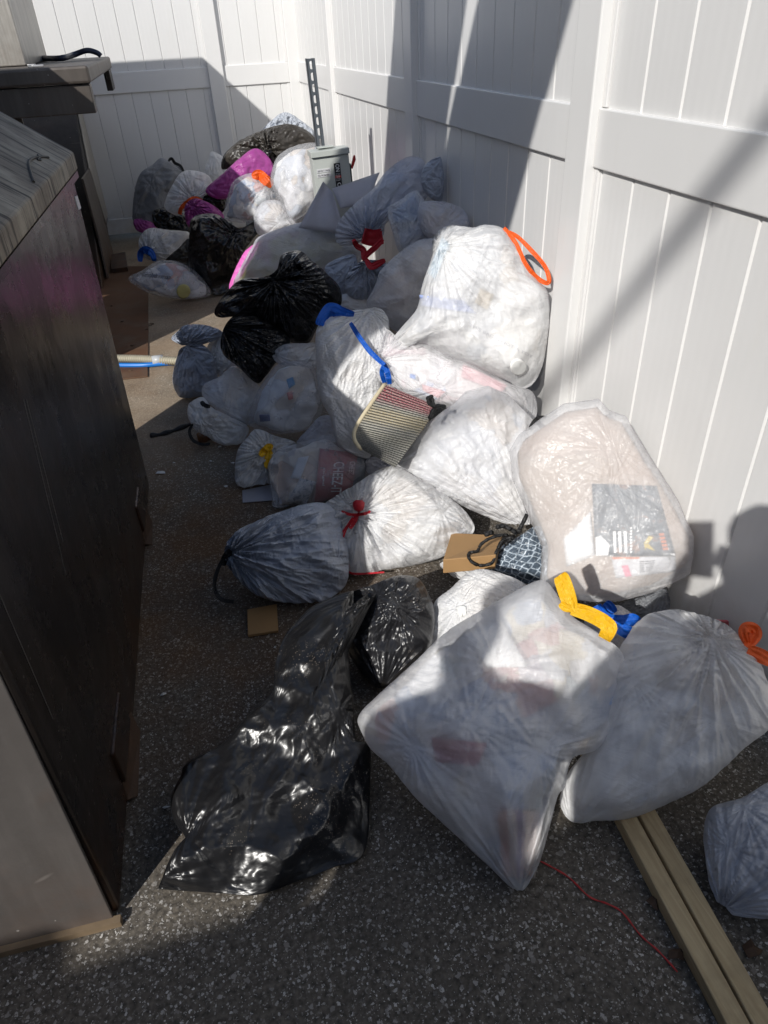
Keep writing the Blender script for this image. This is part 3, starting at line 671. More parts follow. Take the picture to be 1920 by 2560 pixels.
for i in range(4):
    q = yzpoly('L', [(735+i*5, 150+i*26), (752+i*5, 142+i*26), (754+i*5, 151+i*26), (737+i*5, 160+i*26)], xb+.0145); b = MB(); b.prism(q, (-.0008, 0, 0)); b.build('sticker_mark', MARK, cr)
b = MB(); b.box((-1.9, y_n+.11, .9), (xb-.02, y_n+.13, ZT-.21)); b.build('front_sheet', BROWNP, cr)
wing = [(3.68, .02), (3.62, .95), (3.45, 1.6), (3.0, 1.78), (3.0, 1.84), (3.85, 1.84), (4.3, 1.60), (5.0, 1.42), (5.0, .02)]  # added unseen wing, its outline cut to shade the ground and far bags
b = MB(); b.prism([np.array([-.95, y, z]) for y, z in wing], (-.05, 0, 0)); b.build('shadow_wing', BROWNP, cr, bevel=.004)
# tall grey charging hopper rising out of the lid at the left
hp = MB(); A0, A1, A2 = ony(36, 0, y_n+.75), ony(70, 128, y_n+.75), ony(0, 158, y_n+.45)
hp.prism([(A1[0], y_n+.55, ZT+.003), (A1[0]-.02, y_n+1.7, ZT+.003), (A1[0]-1.2, y_n+1.7, ZT+.003), (A1[0]-1.2, y_n+.55, ZT+.003)], (0, 0, 1.0)); hp.build('hopper', GREYP, cr, bevel=.006)
ca = spline([onz(*p, ZT+.02) if i in (0, 1, 2, 3) else ony(*p, y_f-.9) for i, p in enumerate(px('S', [(150, 462), (235, 470), (330, 466), (480, 465), (580, 440), (690, 403), (770, 420), (805, 447)]))], 6)
b = MB(); b.tube(ca, .016, 8); b.build('hydraulic_hose', simple('dark_blue_rubber', (.012, .014, .035), .4), cr, True)
# ------------------------------------------------------------------ bag plastics
W_ = (.87, .87, .87)
F1 = film('white_film', W_, .66, .30, None, trans=.25, wr=.45, avar=.1)
F1b = film('white_film_open', (.88, .88, .89), .50, .28, None, trans=.25, wr=.5, avar=.12)
F2 = film('white_quilted_film', W_, .78, .34, 'quilt', .35, .2, .4, pscale=75)
F3 = film('clear_film', (.82, .83, .85), .27, .2, None, trans=.2, wr=.6, avar=.12, spec=.6)
F3q = film('clear_quilted_film', (.84, .85, .88), .48, .26, 'quilt', .5, .5, .5, avar=.12)
F5 = film('crinkled_clear_film', (.88, .88, .89), .36, .2, 'quilt', .12, .6, .45, trans=.2, spec=.6, pscale=55)
F4 = film('ribbed_clear_film', (.87, .87, .88), .56, .22, 'rib', .30, .9, .45, avar=.1, pscale=75)
G1 = film('grey_film', (.40, .44, .52), .93, .3, None, trans=.12, wr=.8, tint2=(.32, .35, .42), avar=.1)
G2 = film('grey_quilted_film', (.30, .31, .33), .85, .34, 'quilt', .6, .3, .5, tint2=(.18, .19, .21))
G3 = film('smoky_film', (.70, .71, .77), .62, .32, 'quilt', .5, .4, .5, avar=.12)
G4 = film('silver_film', (.40, .43, .48), 1, .22, None, trans=.05, wr=.6, spec=.8, facet=.5)
K1 = film('black_film', (.010, .010, .011), 1, .24, None, trans=.0, wr=.12, spec=.5, wscale=.8, facet=.16)
K2 = film('dusty_black_film', (.014, .014, .016), 1, .33, None, trans=.0, wr=.1, spec=.5, specks=.5, wscale=.55, facet=.14)
K2b = film('torn_black_film', (.010, .010, .011), 1, .31, None, trans=.0, wr=.09, spec=.5, specks=.3, wscale=.7, facet=.09)
K3 = film('brown_black_film', (.030, .026, .022), 1, .38, None, trans=.02, wr=.3, facet=.3, tint2=(.05, .043, .036))
M1 = film('magenta_film', (.42, .075, .33), 1, .33, None, trans=.25, wr=.5, tint2=(.34, .06, .27))
M2 = film('pink_film', (.85, .20, .62), 1, .35, None, trans=.3, wr=.4)
def tape(name, c, rough=.36):
    m, t = newmat(name); N = NT(t); nm = N.bump(N.noise(N.mapping(N.co(), (90, 90, 90)), 1, 4, .6, 1.5), .8, .006)
    N.out(N.n('MixShader', [.2, N.bsdf(c, rough, 0, nm, .5), N.n('BsdfTranslucent', {'Color': c}).outputs[0]]).outputs[0]); return m
ORANGE, RED, BLUE, YEL, CORD = tape('orange_tape', (.85, .13, .015)), tape('red_tape', (.50, .012, .025)), tape('blue_tape', (.004, .11, .55)), tape('yellow_tape', (.85, .50, .01)), tape('black_tape', (.012, .012, .013))
FL = {k: fillmat(k, s) for k, s in (('mixed', 9), ('pale', 8), ('pink', 7), ('yellow', 9), ('blue', 9), ('dark', 7), ('tan', 11), ('card', 5))}
def snake():
    m, t = newmat('snakeskin_film'); N = NT(t); uv = N.co('UV')
    d = N.n('MixRGB', [.05, uv, N.noise(uv, 9, 2, out=1)]).outputs[0]
    q = N.n('TexVoronoi', {'Vector': N.mapping(d, (46, 62, 1), (0, 0, .3)), 'Scale': 1., 'Randomness': .35}, feature='DISTANCE_TO_EDGE', voronoi_dimensions='2D').outputs[0]
    c = N.mix(N.math('LESS_THAN', q, .09), N.mix(N.noise(uv, 60, 3), (.055, .075, .10), (.10, .13, .17)), (.36, .42, .48))
    N.out(N.bsdf(c, .25, 0, N.bump(N.noise(uv, 60, 4, .6, 1.), .5, .006), .6)); return m
SNAKE = snake()
# ------------------------------------------------------------------ far group
bag('far_grey', 'grey_trash_bag', 'dark grey quilted bag with a black drawstring against the far fence', 'C',
    [(150, 545), (158, 430), (185, 340), (240, 300), (285, 268), (345, 300), (388, 328), (340, 400), (312, 490), (310, 555), (250, 575), (180, 560)], G2, .02, Y=6.8, lvl=5, boxes=4, fill=FL['dark'], st=1.028)
bag('mag_low', 'pink_trash_bag', 'small magenta bag squashed on the ground under the dark grey quilted bag', 'C', [(160, 550), (250, 545), (270, 590), (240, 625), (200, 615), (165, 595)], M1, 0, Y=6.75, lvl=4)
bag('far_black', 'black_trash_bag', 'small black bag below the white bag tied with orange tape', 'C', [(248, 512), (330, 498), (400, 540), (420, 600), (380, 618), (330, 610), (255, 580)], K1, .03, Y=6.2, lvl=4, st=1.1, ridges=.2, crease=[(.12,.3)])
bag('w_fence', 'white_trash_bag', 'small pale bag with a pointed top leaning against the far fence post', 'C', [(480, 335), (500, 270), (518, 238), (570, 268), (590, 330), (560, 400), (500, 395)], F1, .28, Y=6.9, lvl=4, center=(530, 325))
bag('k_top', 'black_trash_bag', 'large knotted black bag on top of the far heap against the fence', 'C',
    [(565, 320), (572, 255), (640, 190), (740, 143), (800, 122), (880, 112), (955, 142), (998, 190), (985, 225), (930, 235), (840, 262), (790, 305), (740, 295), (640, 300)], K3, .42, Y=6, center=(772, 222), lvl=5, st=1.04, tie=(772, 228), pleat=.05, pr=.14, ridges=.12, boxes=3, crease=[(.25, .25), (.1, .2)])
bag('silver', 'silver_trash_bag', 'shiny blue-grey plastic bag peeking out behind the large knotted black bag', 'C', [(748, 150), (790, 95), (855, 57), (930, 98), (990, 150), (985, 190), (900, 200), (800, 180)], G4, .62, Y=6.4, lvl=5, st=1.1, ridges=.3, crease=[(.12, .35)])
bag('mag_big', 'pink_trash_bag', 'long magenta bag sloping down in front of the large knotted black bag', 'C',
    [(488, 412), (560, 345), (640, 272), (716, 224), (780, 268), (800, 330), (760, 400), (660, 420), (580, 455), (520, 448)], M1, .30, Y=5.75, lvl=5, center=(650, 350), boxes=2, crease=[(.2, .15)])
bag('clear_cup', 'clear_trash_bag', 'clear bag full of white cups and cartons standing directly behind the grey switch box', 'C',
    [(788, 385), (800, 300), (830, 250), (900, 212), (1000, 200), (1050, 260), (1040, 420), (1000, 500), (930, 560), (880, 572), (835, 480)], F3, .12, Y=4.75, lvl=5, boxes=5, fill=FL['pale'], push=.0)
bag('orange_far', 'clear_trash_bag', 'clear bag gathered with orange tape in front of the bag of white cups', 'C',
    [(570, 530), (590, 440), (620, 370), (690, 338), (760, 350), (810, 392), (838, 460), (800, 520), (730, 562), (650, 565), (585, 555)], F3, .12, Y=5.25, lvl=5, boxes=3, fill=FL['mixed'], tie=(765, 382), pleat=.03, neck=.03)
bag('w_orange', 'white_trash_bag', 'white bag with loose orange ties beside the dark grey quilted bag', 'C',
    [(300, 470), (330, 400), (375, 335), (440, 327), (500, 350), (520, 400), (490, 445), (450, 480), (400, 505), (360, 532), (305, 505)], F1, .13, Y=5.95, lvl=5, tie=(432, 462), pleat=.03, neck=.01, fill=FL['pale'], boxes=3)
bag('mag_knot', 'pink_trash_bag', 'small knotted magenta bag below the orange ties', 'C', [(392, 490), (440, 455), (520, 485), (572, 540), (520, 575), (440, 600), (400, 570)], M1, .10, Y=5.7, lvl=5, tie=(425, 490), pleat=.03, st=1.1, crease=[(.12, .25)])
bag('k_small', 'black_trash_bag', 'tiny black bag between the magenta bags', 'C', [(475, 458), (500, 432), (560, 432), (585, 470), (560, 520), (500, 510)], K1, .2, Y=5.85, lvl=4, st=1.1, ridges=.2, crease=[(.1,.3)])
bag('clear_small', 'clear_trash_bag', 'small clear bag half in sun at the foot of the bag of white cups', 'C', [(712, 525), (755, 468), (830, 468), (880, 540), (900, 585), (800, 620), (740, 625), (715, 590)], F3q, .08, Y=4.9, lvl=5, fill=FL['pale'], boxes=3)
bag('w_blue_far', 'white_trash_bag', 'crumpled white bag with a blue tie lying on the ground at the far left', 'C',
    [(180, 680), (186, 630), (230, 592), (320, 600), (405, 610), (415, 650), (375, 700), (340, 742), (260, 745), (200, 722)], F1, 0, Y=6, lvl=5, st=1.1, fill=FL['pale'], tie=(215, 700), pleat=.03, crease=[(.12, .2)])
bag('k_mid', 'black_trash_bag', 'thin dark grey bag wedged between the crumpled white bag and the big black bag', 'C', [(300, 745), (360, 685), (410, 640), (445, 690), (430, 765), (370, 770)], K3, 0, Y=5.6, lvl=4, st=1.08)
bag('k_big_far', 'black_trash_bag', 'big crinkled black bag standing behind the pale lettered bag', 'C',
    [(405, 745), (412, 640), (420, 560), (460, 530), (540, 530), (600, 570), (650, 590), (720, 558), (745, 590), (700, 645), (655, 720), (625, 850), (590, 905), (540, 918), (480, 880), (430, 820)], K1, 0, center=(560, 690), lvl=5, st=1.12, ridges=.03, tie=(610, 615), pleat=.045, pr=.10, it=34, crease=[(.18, .42), (.08, .30)])
bag('human', 'white_trash_bag', 'pale see-through bag with black lettering lying on the ground at the far left', 'C',
    [(132, 822), (195, 785), (270, 742), (360, 745), (440, 790), (495, 850), (512, 905), (450, 932), (370, 922), (250, 897), (190, 872)], F3, 0, lvl=5, fill=FL['mixed'], center=(350, 840), boxes=3, crease=[(.15, .12)])
bag('pink', 'pink_trash_bag', 'bright pink bag edge showing left of the bag with yellow contents', 'C', [(596, 855), (640, 745), (682, 685), (760, 650), (820, 700), (760, 800), (680, 860), (620, 880)], M2, .14, Y=4.35, lvl=4)
bag('yellow', 'clear_trash_bag', 'large open clear bag with yellowish packaging inside in front of the grey switch box', 'C',
    [(615, 855), (650, 770), (700, 680), (745, 625), (900, 572), (1020, 548), (1100, 560), (1150, 640), (1220, 710), (1120, 800), (950, 850), (780, 880), (680, 880)], G3, .16, Y=3.95, center=(900, 715), lvl=5, fill=FL['yellow'], boxes=4)
# ------------------------------------------------------------------ heap by the fence
bag('fence_top', 'grey_trash_bag', 'smoky netted bag slumped highest against the right fence at the foot of the light streak', 'D', [(735, 175), (770, 112), (850, 84), (872, 130), (892, 200), (882, 272), (845, 320), (790, 310), (740, 250)], G1, .52, Y=3.3, lvl=5, st=1.035, fill=FL['dark'])
bag('red_grey', 'grey_trash_bag', 'big smoky quilted bag with a red ribbon tied at its lower end', 'D',
    [(288, 505), (305, 425), (385, 335), (480, 255), (560, 155), (670, 86), (765, 115), (815, 190), (770, 290), (690, 340), (600, 390), (545, 440), (530, 500), (430, 525), (370, 545), (315, 545)], G3, .36, Y=3.55, center=(500, 350), lvl=6, tie=(455, 505), pleat=.045, pr=.16, neck=.02, fill=FL['blue'], boxes=4, crease=[(.2, .08)])
bag('blue_in', 'clear_trash_bag', 'clear bag with blue packaging inside beside the red ribbon', 'D',
    [(560, 365), (630, 310), (700, 264), (740, 300), (800, 420), (800, 520), (700, 560), (625, 585), (590, 500)], F3q, .32, Y=3.15, lvl=5, fill=FL['blue'], boxes=5)
bag('grey_round', 'grey_trash_bag', 'rounded grey bag resting on the fence behind the orange-looped bag', 'D', [(730, 330), (830, 318), (930, 348), (1050, 420), (1080, 520), (980, 560), (850, 540), (760, 500), (720, 420)], G3, .42, Y=3, lvl=5, fill=FL['tan'])
bag('dangle', 'grey_trash_bag', 'small bluish bag hanging below the red ribbon', 'D', [(338, 730), (375, 665), (450, 622), (550, 640), (540, 710), (490, 800), (420, 828), (355, 805)], G1, .30, Y=3.2, lvl=5, tie=(450, 640), pleat=.03)
bag('blue_left', 'grey_trash_bag', 'narrow bluish bag squeezed behind the twisted black bag', 'D', [(235, 660), (300, 615), (390, 600), (400, 720), (350, 820), (290, 800), (255, 730)], G1, .26, Y=3.35, lvl=5)
bag('pale_under', 'white_trash_bag', 'pale bluish bag glimpsed under the bag hanging from the red ribbon', 'D', [(290, 860), (330, 800), (440, 810), (490, 860), (450, 930), (350, 920)], F1, .22, Y=3.2, lvl=4)
bag('mauve', 'clear_trash_bag', 'broad greyish pink translucent bag left of the big white bag with the orange loop', 'D',
    [(450, 855), (500, 740), (520, 680), (600, 600), (700, 530), (790, 510), (850, 520), (880, 620), (800, 770), (760, 870), (680, 980), (590, 985), (515, 905)], F3q, .26, Y=2.85, lvl=5, fill=FL['tan'], boxes=4, crease=[(.2, .1)])
bag('pinkprint', 'white_trash_bag', 'white bag of pink printed packets with a blue ribbon under the big white bag', 'D',
    [(398, 1140), (430, 1108), (540, 955), (620, 998), (650, 1060), (760, 1050), (870, 1110), (1000, 1160), (1200, 1265), (1312, 1310), (1318, 1445), (1150, 1440), (1000, 1400), (870, 1390), (700, 1340), (560, 1275), (430, 1185)], F1b, .26, Y=2.25, center=(820, 1230), lvl=6, fill=FL['pink'], boxes=6, tie=(515, 1145), pleat=.03, st=1.04, crease=[(.14, .12)])
bag('big_white', 'white_trash_bag', 'big white bag in full sun with an orange loop handle leaning on the fence post', 'D',
    [(558, 1072), (640, 962), (712, 872), (738, 760), (765, 680), (790, 600), (800, 505), (870, 448), (1000, 455), (1060, 442), (1150, 458), (1200, 525), (1255, 600), (1330, 720), (1392, 800), (1398, 950), (1368, 1140), (1325, 1250), (1262, 1290), (1190, 1255), (1000, 1172), (860, 1112), (740, 1052), (640, 1087)], F1, .36, Y=2.28, center=(1010, 850), lvl=6, fill=FL['pale'], boxes=7, st=1.028, tie=(835, 560), pleat=.02, pr=.25, ridges=.05, crease=[(.22, .09)])
bag('k_twist', 'black_trash_bag', 'large black bag with a twisted top in the middle of the heap', 'C',
    [(528, 972), (580, 890), (650, 830), (760, 815), (815, 780), (835, 720), (880, 698), (930, 700), (975, 740), (1040, 795), (1100, 860), (1112, 930), (1080, 985), (1000, 1055), (960, 1118), (880, 1115), (800, 1055), (720, 1010), (640, 995), (555, 1002)], K1, .30, Y=3.05, center=(850, 900), lvl=6, st=1.13, tie=(802, 835), pleat=.05, pr=.12, ridges=.03, it=40, amp=.03, boxes=3, crease=[(.20, .40), (.08, .28)])
bag('k_under', 'black_trash_bag', 'smooth black bag below the twisted black one', 'C',
    [(555, 1120), (580, 1035), (640, 985), (740, 1000), (860, 1080), (870, 1140), (810, 1210), (765, 1270), (722, 1305), (640, 1232), (575, 1180)], K1, .20, Y=2.95, lvl=6, st=1.035, ridges=.05, tie=(560, 1040), pleat=.03, pr=.3, crease=[(.22, .16)])
bag('tall_white', 'white_trash_bag', 'tall white quilted bag with a blue loop at its top beside the black bags', 'E',
    [(972, 210), (1010, 130), (1100, 80), (1250, 55), (1345, 50), (1400, 120), (1400, 250), (1390, 420), (1360, 600), (1300, 760), (1290, 930), (1150, 892), (1090, 832), (1060, 700), (1008, 600), (978, 450)], F2, .14, Y=2.38, center=(1180, 450), lvl=6, fill=FL['pale'], boxes=3, tie=(1290, 60), pleat=.015, pr=.3)
bag('behind_mid', 'grey_trash_bag', 'shaded grey bag filling the gap behind the bag with the cracker carton', 'E', [(860, 850), (930, 760), (1000, 690), (1080, 700), (1110, 820), (1050, 870), (950, 880)], G3, .12, lvl=4)
bag('mid_clear', 'clear_trash_bag', 'clear bag of tissues and bottles below the twisted black bag', 'E',
    [(573, 722), (600, 600), (650, 500), (735, 390), (820, 360), (930, 370), (985, 450), (1012, 600), (1002, 680), (932, 782), (832, 818), (700, 792), (602, 757)], F3, .10, center=(800, 600), lvl=6, fill=FL['pale'], boxes=6, st=1.04, crease=[(.15, .10)])
bag('mid_neck', 'white_trash_bag', 'loosely gathered small white bag sitting on the clear bag of tissues', 'E', [(718, 315), (785, 265), (900, 258), (990, 262), (1010, 360), (960, 420), (880, 440), (800, 395), (735, 365)], F1b, .30, lvl=5, st=1.1, fill=FL['pale'], crease=[(.09, .3)])
bag('blue_grey', 'grey_trash_bag', 'bluish grey bag with a flared pinched top at the left edge of the heap', 'E',
    [(122, 470), (148, 340), (180, 280), (290, 262), (360, 330), (385, 420), (380, 500), (300, 592), (215, 602), (152, 562)], G1, 0, center=(245, 440), lvl=5, st=1.035, tie=(200, 275), pleat=.03)
bag('blue_grey_top', 'grey_trash_bag', 'flared crumpled bag top spreading left over the bluish grey bag', 'E', [(118, 232), (155, 185), (200, 150), (300, 147), (400, 178), (412, 215), (330, 262), (270, 290), (200, 278)], G1, .22, center=(275, 215), lvl=5, st=1.1, tie=(200, 268), pleat=.03, crease=[(.10, .25)])
bag('pale_side', 'white_trash_bag', 'pale bluish bag tucked right of the bluish grey bag under the black ones', 'E', [(313, 330), (340, 255), (405, 195), (440, 280), (500, 390), (470, 440), (380, 470), (330, 410)], F2, .05, lvl=5, fill=FL['blue'])
bag('quilt_left', 'white_trash_bag', 'pale quilted bag with a blue tint lying left of the clear bag of tissues', 'E',
    [(297, 560), (312, 500), (400, 455), (490, 395), (600, 480), (650, 540), (640, 640), (610, 760), (520, 750), (440, 690), (345, 620)], F3q, .05, lvl=5, fill=FL['pale'], boxes=4)
bag('w_left', 'white_trash_bag', 'wrinkled white bag with thin black ties nearest the dumpster', 'E',
    [(212, 650), (230, 608), (300, 578), (360, 640), (460, 690), (570, 760), (530, 862), (490, 885), (380, 842), (330, 810), (260, 770), (220, 705)], F1, 0, lvl=5, st=1.1, fill=FL['pale'], ridges=.06, crease=[(.10, .2)])
bag('w_yellow', 'white_trash_bag', 'white bag with a small yellow tie beside the bag with the cracker carton', 'E',
    [(492, 1000), (510, 892), (560, 822), (620, 767), (740, 810), (850, 850), (820, 950), (740, 1060), (690, 1105), (620, 1105), (540, 1132), (498, 1082)], F1, 0, lvl=5, fill=FL['pale'], tie=(690, 900), pleat=.03, pr=.16, boxes=3)
bag('cracker', 'clear_trash_bag', 'clear bag with a red cracker carton and paper plates inside', 'E',
    [(698, 965), (750, 885), (860, 850), (1050, 798), (1150, 858), (1272, 940), (1290, 1020), (1210, 1120), (1100, 1180), (1000, 1220), (860, 1225), (735, 1255), (708, 1150)], F3, 0, lvl=6, fill=FL['tan'], boxes=6, st=1.028, crease=[(.14, .08)])
bag('grey_gap', 'grey_trash_bag', 'small grey bag between the cracker carton and the rolled rug', 'E', [(1262, 960), (1330, 930), (1440, 980), (1460, 1040), (1350, 1060), (1290, 1045)], G3, .08, lvl=4)
bag('grey_draw', 'grey_trash_bag', 'dark grey drawstring bag lying on the ground left of the white red-tied bag', 'F',
    [(486, 1200), (508, 1152), (590, 1112), (680, 1086), (725, 1105), (748, 1170), (752, 1240), (735, 1278), (690, 1302), (620, 1302), (550, 1282), (505, 1238)], G1, 0, lvl=6, st=1.035, tie=(500, 1195), pleat=.05, pr=.3, boxes=2, ridges=.05)
bag('red_white', 'white_trash_bag', 'white bag with a red knot half in sunlight beside the dark grey drawstring bag', 'F',
    [(686, 1138), (700, 1092), (760, 1052), (842, 1008), (905, 1035), (990, 1090), (1025, 1142), (990, 1175), (950, 1205), (870, 1226), (800, 1242), (755, 1245), (715, 1200)], F1, 0, lvl=6, tie=(775, 1110), pleat=.04, pr=.2, neck=-.03, fill=FL['pale'], boxes=3)
bag('rib_clear', 'clear_trash_bag', 'glossy ribbed clear bag in the sun right of the rolled rug', 'G',
    [(142, 432), (250, 275), (380, 180), (430, 128), (520, 104), (600, 140), (700, 240), (760, 310), (720, 420), (690, 560), (705, 685), (600, 672), (440, 602), (320, 542), (200, 492)], F4, .10, center=(480, 400), lvl=6, sharp=True, fill=FL['pale'], boxes=4, st=1.04, tie=(690, 690), pleat=.02, pr=.5, crease=[(.25, .06)])
bag('card', 'clear_trash_bag', 'tall clear bag stretched over brown cardboard with a dark flyer inside', 'G',
    [(612, 372), (650, 305), (740, 240), (830, 182), (970, 162), (1012, 208), (1080, 232), (1180, 398), (1290, 570), (1332, 650), (1382, 722), (1392, 785), (1362, 862), (1200, 942), (1060, 975), (950, 990), (860, 985), (790, 960), (735, 900), (742, 760), (690, 640), (622, 480)], F5, .14, center=(960, 560), lvl=6, sharp=True, fill=FL['card'], boxes=3, st=1.045, T=.5, prof=.55, lump=.02, fillin=.965)
bag('snake', 'grey_trash_bag', 'blue-grey snakeskin-patterned bag with black cords beside the small cardboard box', 'G', [(515, 845), (560, 770), (640, 720), (730, 675), (775, 760), (770, 905), (660, 915), (560, 872)], SNAKE, .02, lvl=5, st=1.04)
bag('papers', 'white_trash_bag', 'flat torn white bag under the small cardboard box', 'G', [(328, 830), (400, 820), (500, 840), (570, 880), (500, 905), (400, 900), (360, 870)], F1, 0, lvl=4, st=1.1, T=.4, tilt=.6)
bag('behind_front', 'white_trash_bag', 'white quilted bag with a flat side tucked behind the front bag with the yellow ribbon', 'K',
    [(332, 365), (345, 270), (355, 168), (420, 110), (490, 48), (570, 40), (710, 95), (760, 180), (640, 300), (480, 380), (400, 400)], F2, 0, lvl=6, fill=FL['pale'], boxes=3)
bag('tarp', 'grey_trash_bag', 'dark patterned bag crushed under the tall cardboard bag against the fence', 'K', [(1030, 210), (1080, 170), (1180, 140), (1262, 115), (1270, 200), (1200, 250), (1080, 260)], G2, .03, lvl=5, st=1.08)
bag('blue_tie_bag', 'white_trash_bag', 'small white bag with a wide blue ribbon between the two front bags', 'K', [(940, 260), (990, 190), (1080, 180), (1170, 260), (1200, 340), (1120, 400), (1020, 380)], F1b, .08, lvl=5, fill=FL['pale'], st=1.08)
bag('right_front', 'white_trash_bag', 'large bluish white bag at the right edge with orange ties', 'K',
    [(848, 930), (880, 830), (960, 730), (1020, 600), (1050, 430), (1090, 330), (1160, 235), (1250, 200), (1335, 203), (1480, 250), (1560, 325), (1622, 400), (1662, 520), (1664, 650), (1570, 730), (1400, 882), (1240, 962), (1100, 1012), (960, 1022), (882, 1058), (853, 1000)], F1, 0, center=(1270, 590), lvl=6, fill=FL['pale'], boxes=4, st=1.028, tie=(1430, 325), pleat=.022, dimple=0, pr=.25, crease=[(.22, .08)])
bag('front', 'white_trash_bag', 'large white bag in the foreground with a yellow ribbon and a pointed bottom corner', 'K',
    [(58, 640), (75, 588), (150, 518), (280, 398), (400, 288), (560, 188), (740, 90), (800, 98), (880, 210), (960, 268), (1062, 338), (1100, 390), (1137, 452), (1085, 560), (1052, 660), (985, 742), (888, 775), (862, 880), (832, 925), (800, 1060), (762, 1180), (722, 1262), (692, 1322), (640, 1272), (560, 1192), (420, 1052), (280, 920), (180, 802), (108, 740)], F1b, 0, center=(590, 590), lvl=6, fill=FL['mixed'], boxes=5, st=1.0285, tie=(510, 640), pleat=.006, dimple=0, pr=.2, it=34, T=.62, rays=.018, rr_=.22, lump=.09, crease=[(.24, .10)])
bag('corner_bag', 'grey_trash_bag', 'pale ribbed bag cut off by the right edge beside the timber', 'K',
    [(1408, 1060), (1440, 970), (1560, 930), (1700, 860), (1880, 900), (1950, 1100), (1900, 1350), (1700, 1400), (1510, 1392), (1440, 1292), (1415, 1160)], film('pale_ribbed_film', (.55, .57, .62), .95, .34, 'rib', .4, .4, .35, pscale=60), 0, lvl=6, st=1.03, tie=(1480, 1370), pleat=.02, boxes=2)
# ------------------------------------------------------------------ black plastic in the foreground
bag('k_front_full', 'black_trash_bag', 'dusty black bag heaped at the upper end of the long torn black one', 'H',
    [(1040, 330), (1100, 270), (1200, 235), (1330, 188), (1440, 200), (1500, 290), (1527, 390), (1502, 560), (1400, 665), (1255, 778), (1180, 722), (1100, 620), (1060, 500)], K2, 0, lvl=6, st=1.05, ridges=.03, it=40, amp=.03, boxes=5, sched=(1., .9, .4, .1), crease=[(.14, .38), (.06, .26)])
bag('k_front_long', 'black_trash_bag', 'long empty torn black bag sprawled on the asphalt in the foreground', 'H',
    [(108, 1792), (170, 1645), (240, 1560), (175, 1450), (165, 1340), (210, 1230), (250, 1155), (440, 1050), (560, 922), (690, 790), (690, 700), (755, 480), (830, 380), (900, 308), (1070, 232), (1250, 195), (1180, 300), (1075, 345), (1080, 600), (1108, 860), (1122, 1040), (1192, 1080), (1192, 1300), (1162, 1640), (1000, 1722), (800, 1802), (600, 1862), (400, 1842), (130, 1812)], K2b, 0, center=(720, 1180), lvl=6, st=1.05, ridges=.03, it=40, amp=.03, boxes=4, sched=(1., .9, .4, .1), T=.34, back=.2, tilt=.7, sink=.2, lump=.07, crease=[(.26, .36), (.12, .17), (.05, .06)], rays=.008)
# ------------------------------------------------------------------ open plastic flaps of the yellowish bag
PLS = film('grey_sheet_film', (.50, .50, .55), .9, .35, None, trans=.3, wr=.4)
def sheet(name, label, reg, pts, Y, curl, mat=PLS, cat='plastic sheet'):
    P = px(reg, pts); c = np.mean(P, 0); S = Y/ray(*c)[1]; G = []; n = 9
    a, b, c_, d = [np.array(p) for p in P]
    for j in range(n):
        r = []
        for i in range(n):
            u, v = i/(n-1), j/(n-1); p = (a*(1-u)+b*u)*(1-v)+(d*(1-u)+c_*u)*v
            r.append(ont(p[0], p[1], S+curl*math.sin(u*math.pi)*.8+curl*.5*math.cos(v*3+u*2)))
        G.append(r)
    m = MB(); m.grid(G); o = m.build(name, mat, None, True); sm = o.modifiers.new('thick', 'SOLIDIFY'); sm.thickness = .0015
    return tag(o, label, cat)
sheet('plastic_flap', 'upright grey plastic flap with a pointed tip in front of the switch box', 'C', [(1028, 376), (1072, 425), (1135, 620), (915, 590)], 3.85, .05)
sheet('plastic_flap', 'wide pale grey plastic flap right of the switch box under the quilted bag', 'C', [(1068, 408), (1288, 333), (1230, 480), (1110, 500)], 3.9, .05)
# ------------------------------------------------------------------ ribbons and cords of the bags
ribbon('loop_handle', 'D', [(1160, 456), (1188, 487), (1225, 540), (1272, 640), (1330, 712), (1385, 742), (1394, 715), (1370, 650), (1300, 570), (1235, 505), (1185, 478)], .015, ORANGE, 'big_white', taper=.2)
ribbon('loop_handle', 'E', [(985, 150), (1000, 112), (1040, 55), (1078, 44), (1130, 68), (1198, 84)], .034, BLUE, 'tall_white', lift=.01)
ribbon('loop_handle', 'E', [(1003, 152), (1030, 112), (1075, 82), (1130, 84)], .02, BLUE, 'tall_white', seed=3)
ribbon('ribbon', 'E', [(1175, 135), (1230, 222), (1290, 302), (1350, 362), (1378, 384)], .018, BLUE, 'pinkprint', lift=.02, t=BAGS['pinkprint']['S']-.10, taper=.3)
ribbon('ribbon', 'E', [(1378, 384), (1362, 430), (1378, 490)], .018, BLUE, 'pinkprint', seed=4, taper=.2)
ribbon('ribbon', 'E', [(1372, 376), (1395, 430), (1408, 498)], .02, BLUE, 'pinkprint', seed=5, taper=.2)
ribbon('ribbon', 'D', [(380, 515), (400, 550), (432, 570), (440, 620), (480, 650)], .03, RED, 'red_grey', lift=.01)
ribbon('ribbon', 'D', [(430, 495), (480, 508), (532, 500)], .075, RED, 'red_grey', lift=.02, taper=.1, twist=.2)
ribbon('ribbon', 'D', [(535, 515), (490, 560), (445, 600), (440, 620)], .03, RED, 'red_grey', lift=.02, seed=6)
ribbon('ribbon', 'D', [(445, 615), (470, 655), (510, 640), (545, 622)], .03, RED, 'red_grey', lift=.02, seed=7, t=BAGS['dangle']['S']-.12)
ribbon('ribbon', 'F', [(738, 1104), (760, 1112), (790, 1109), (800, 1104)], .010, RED, 'red_white')
ribbon('ribbon', 'F', [(772, 1112), (766, 1125), (756, 1142)], .016, RED, 'red_white', seed=2)
b = MB(); kc = hit('red_white', *px('F', [(775, 1094)])[0], .02)
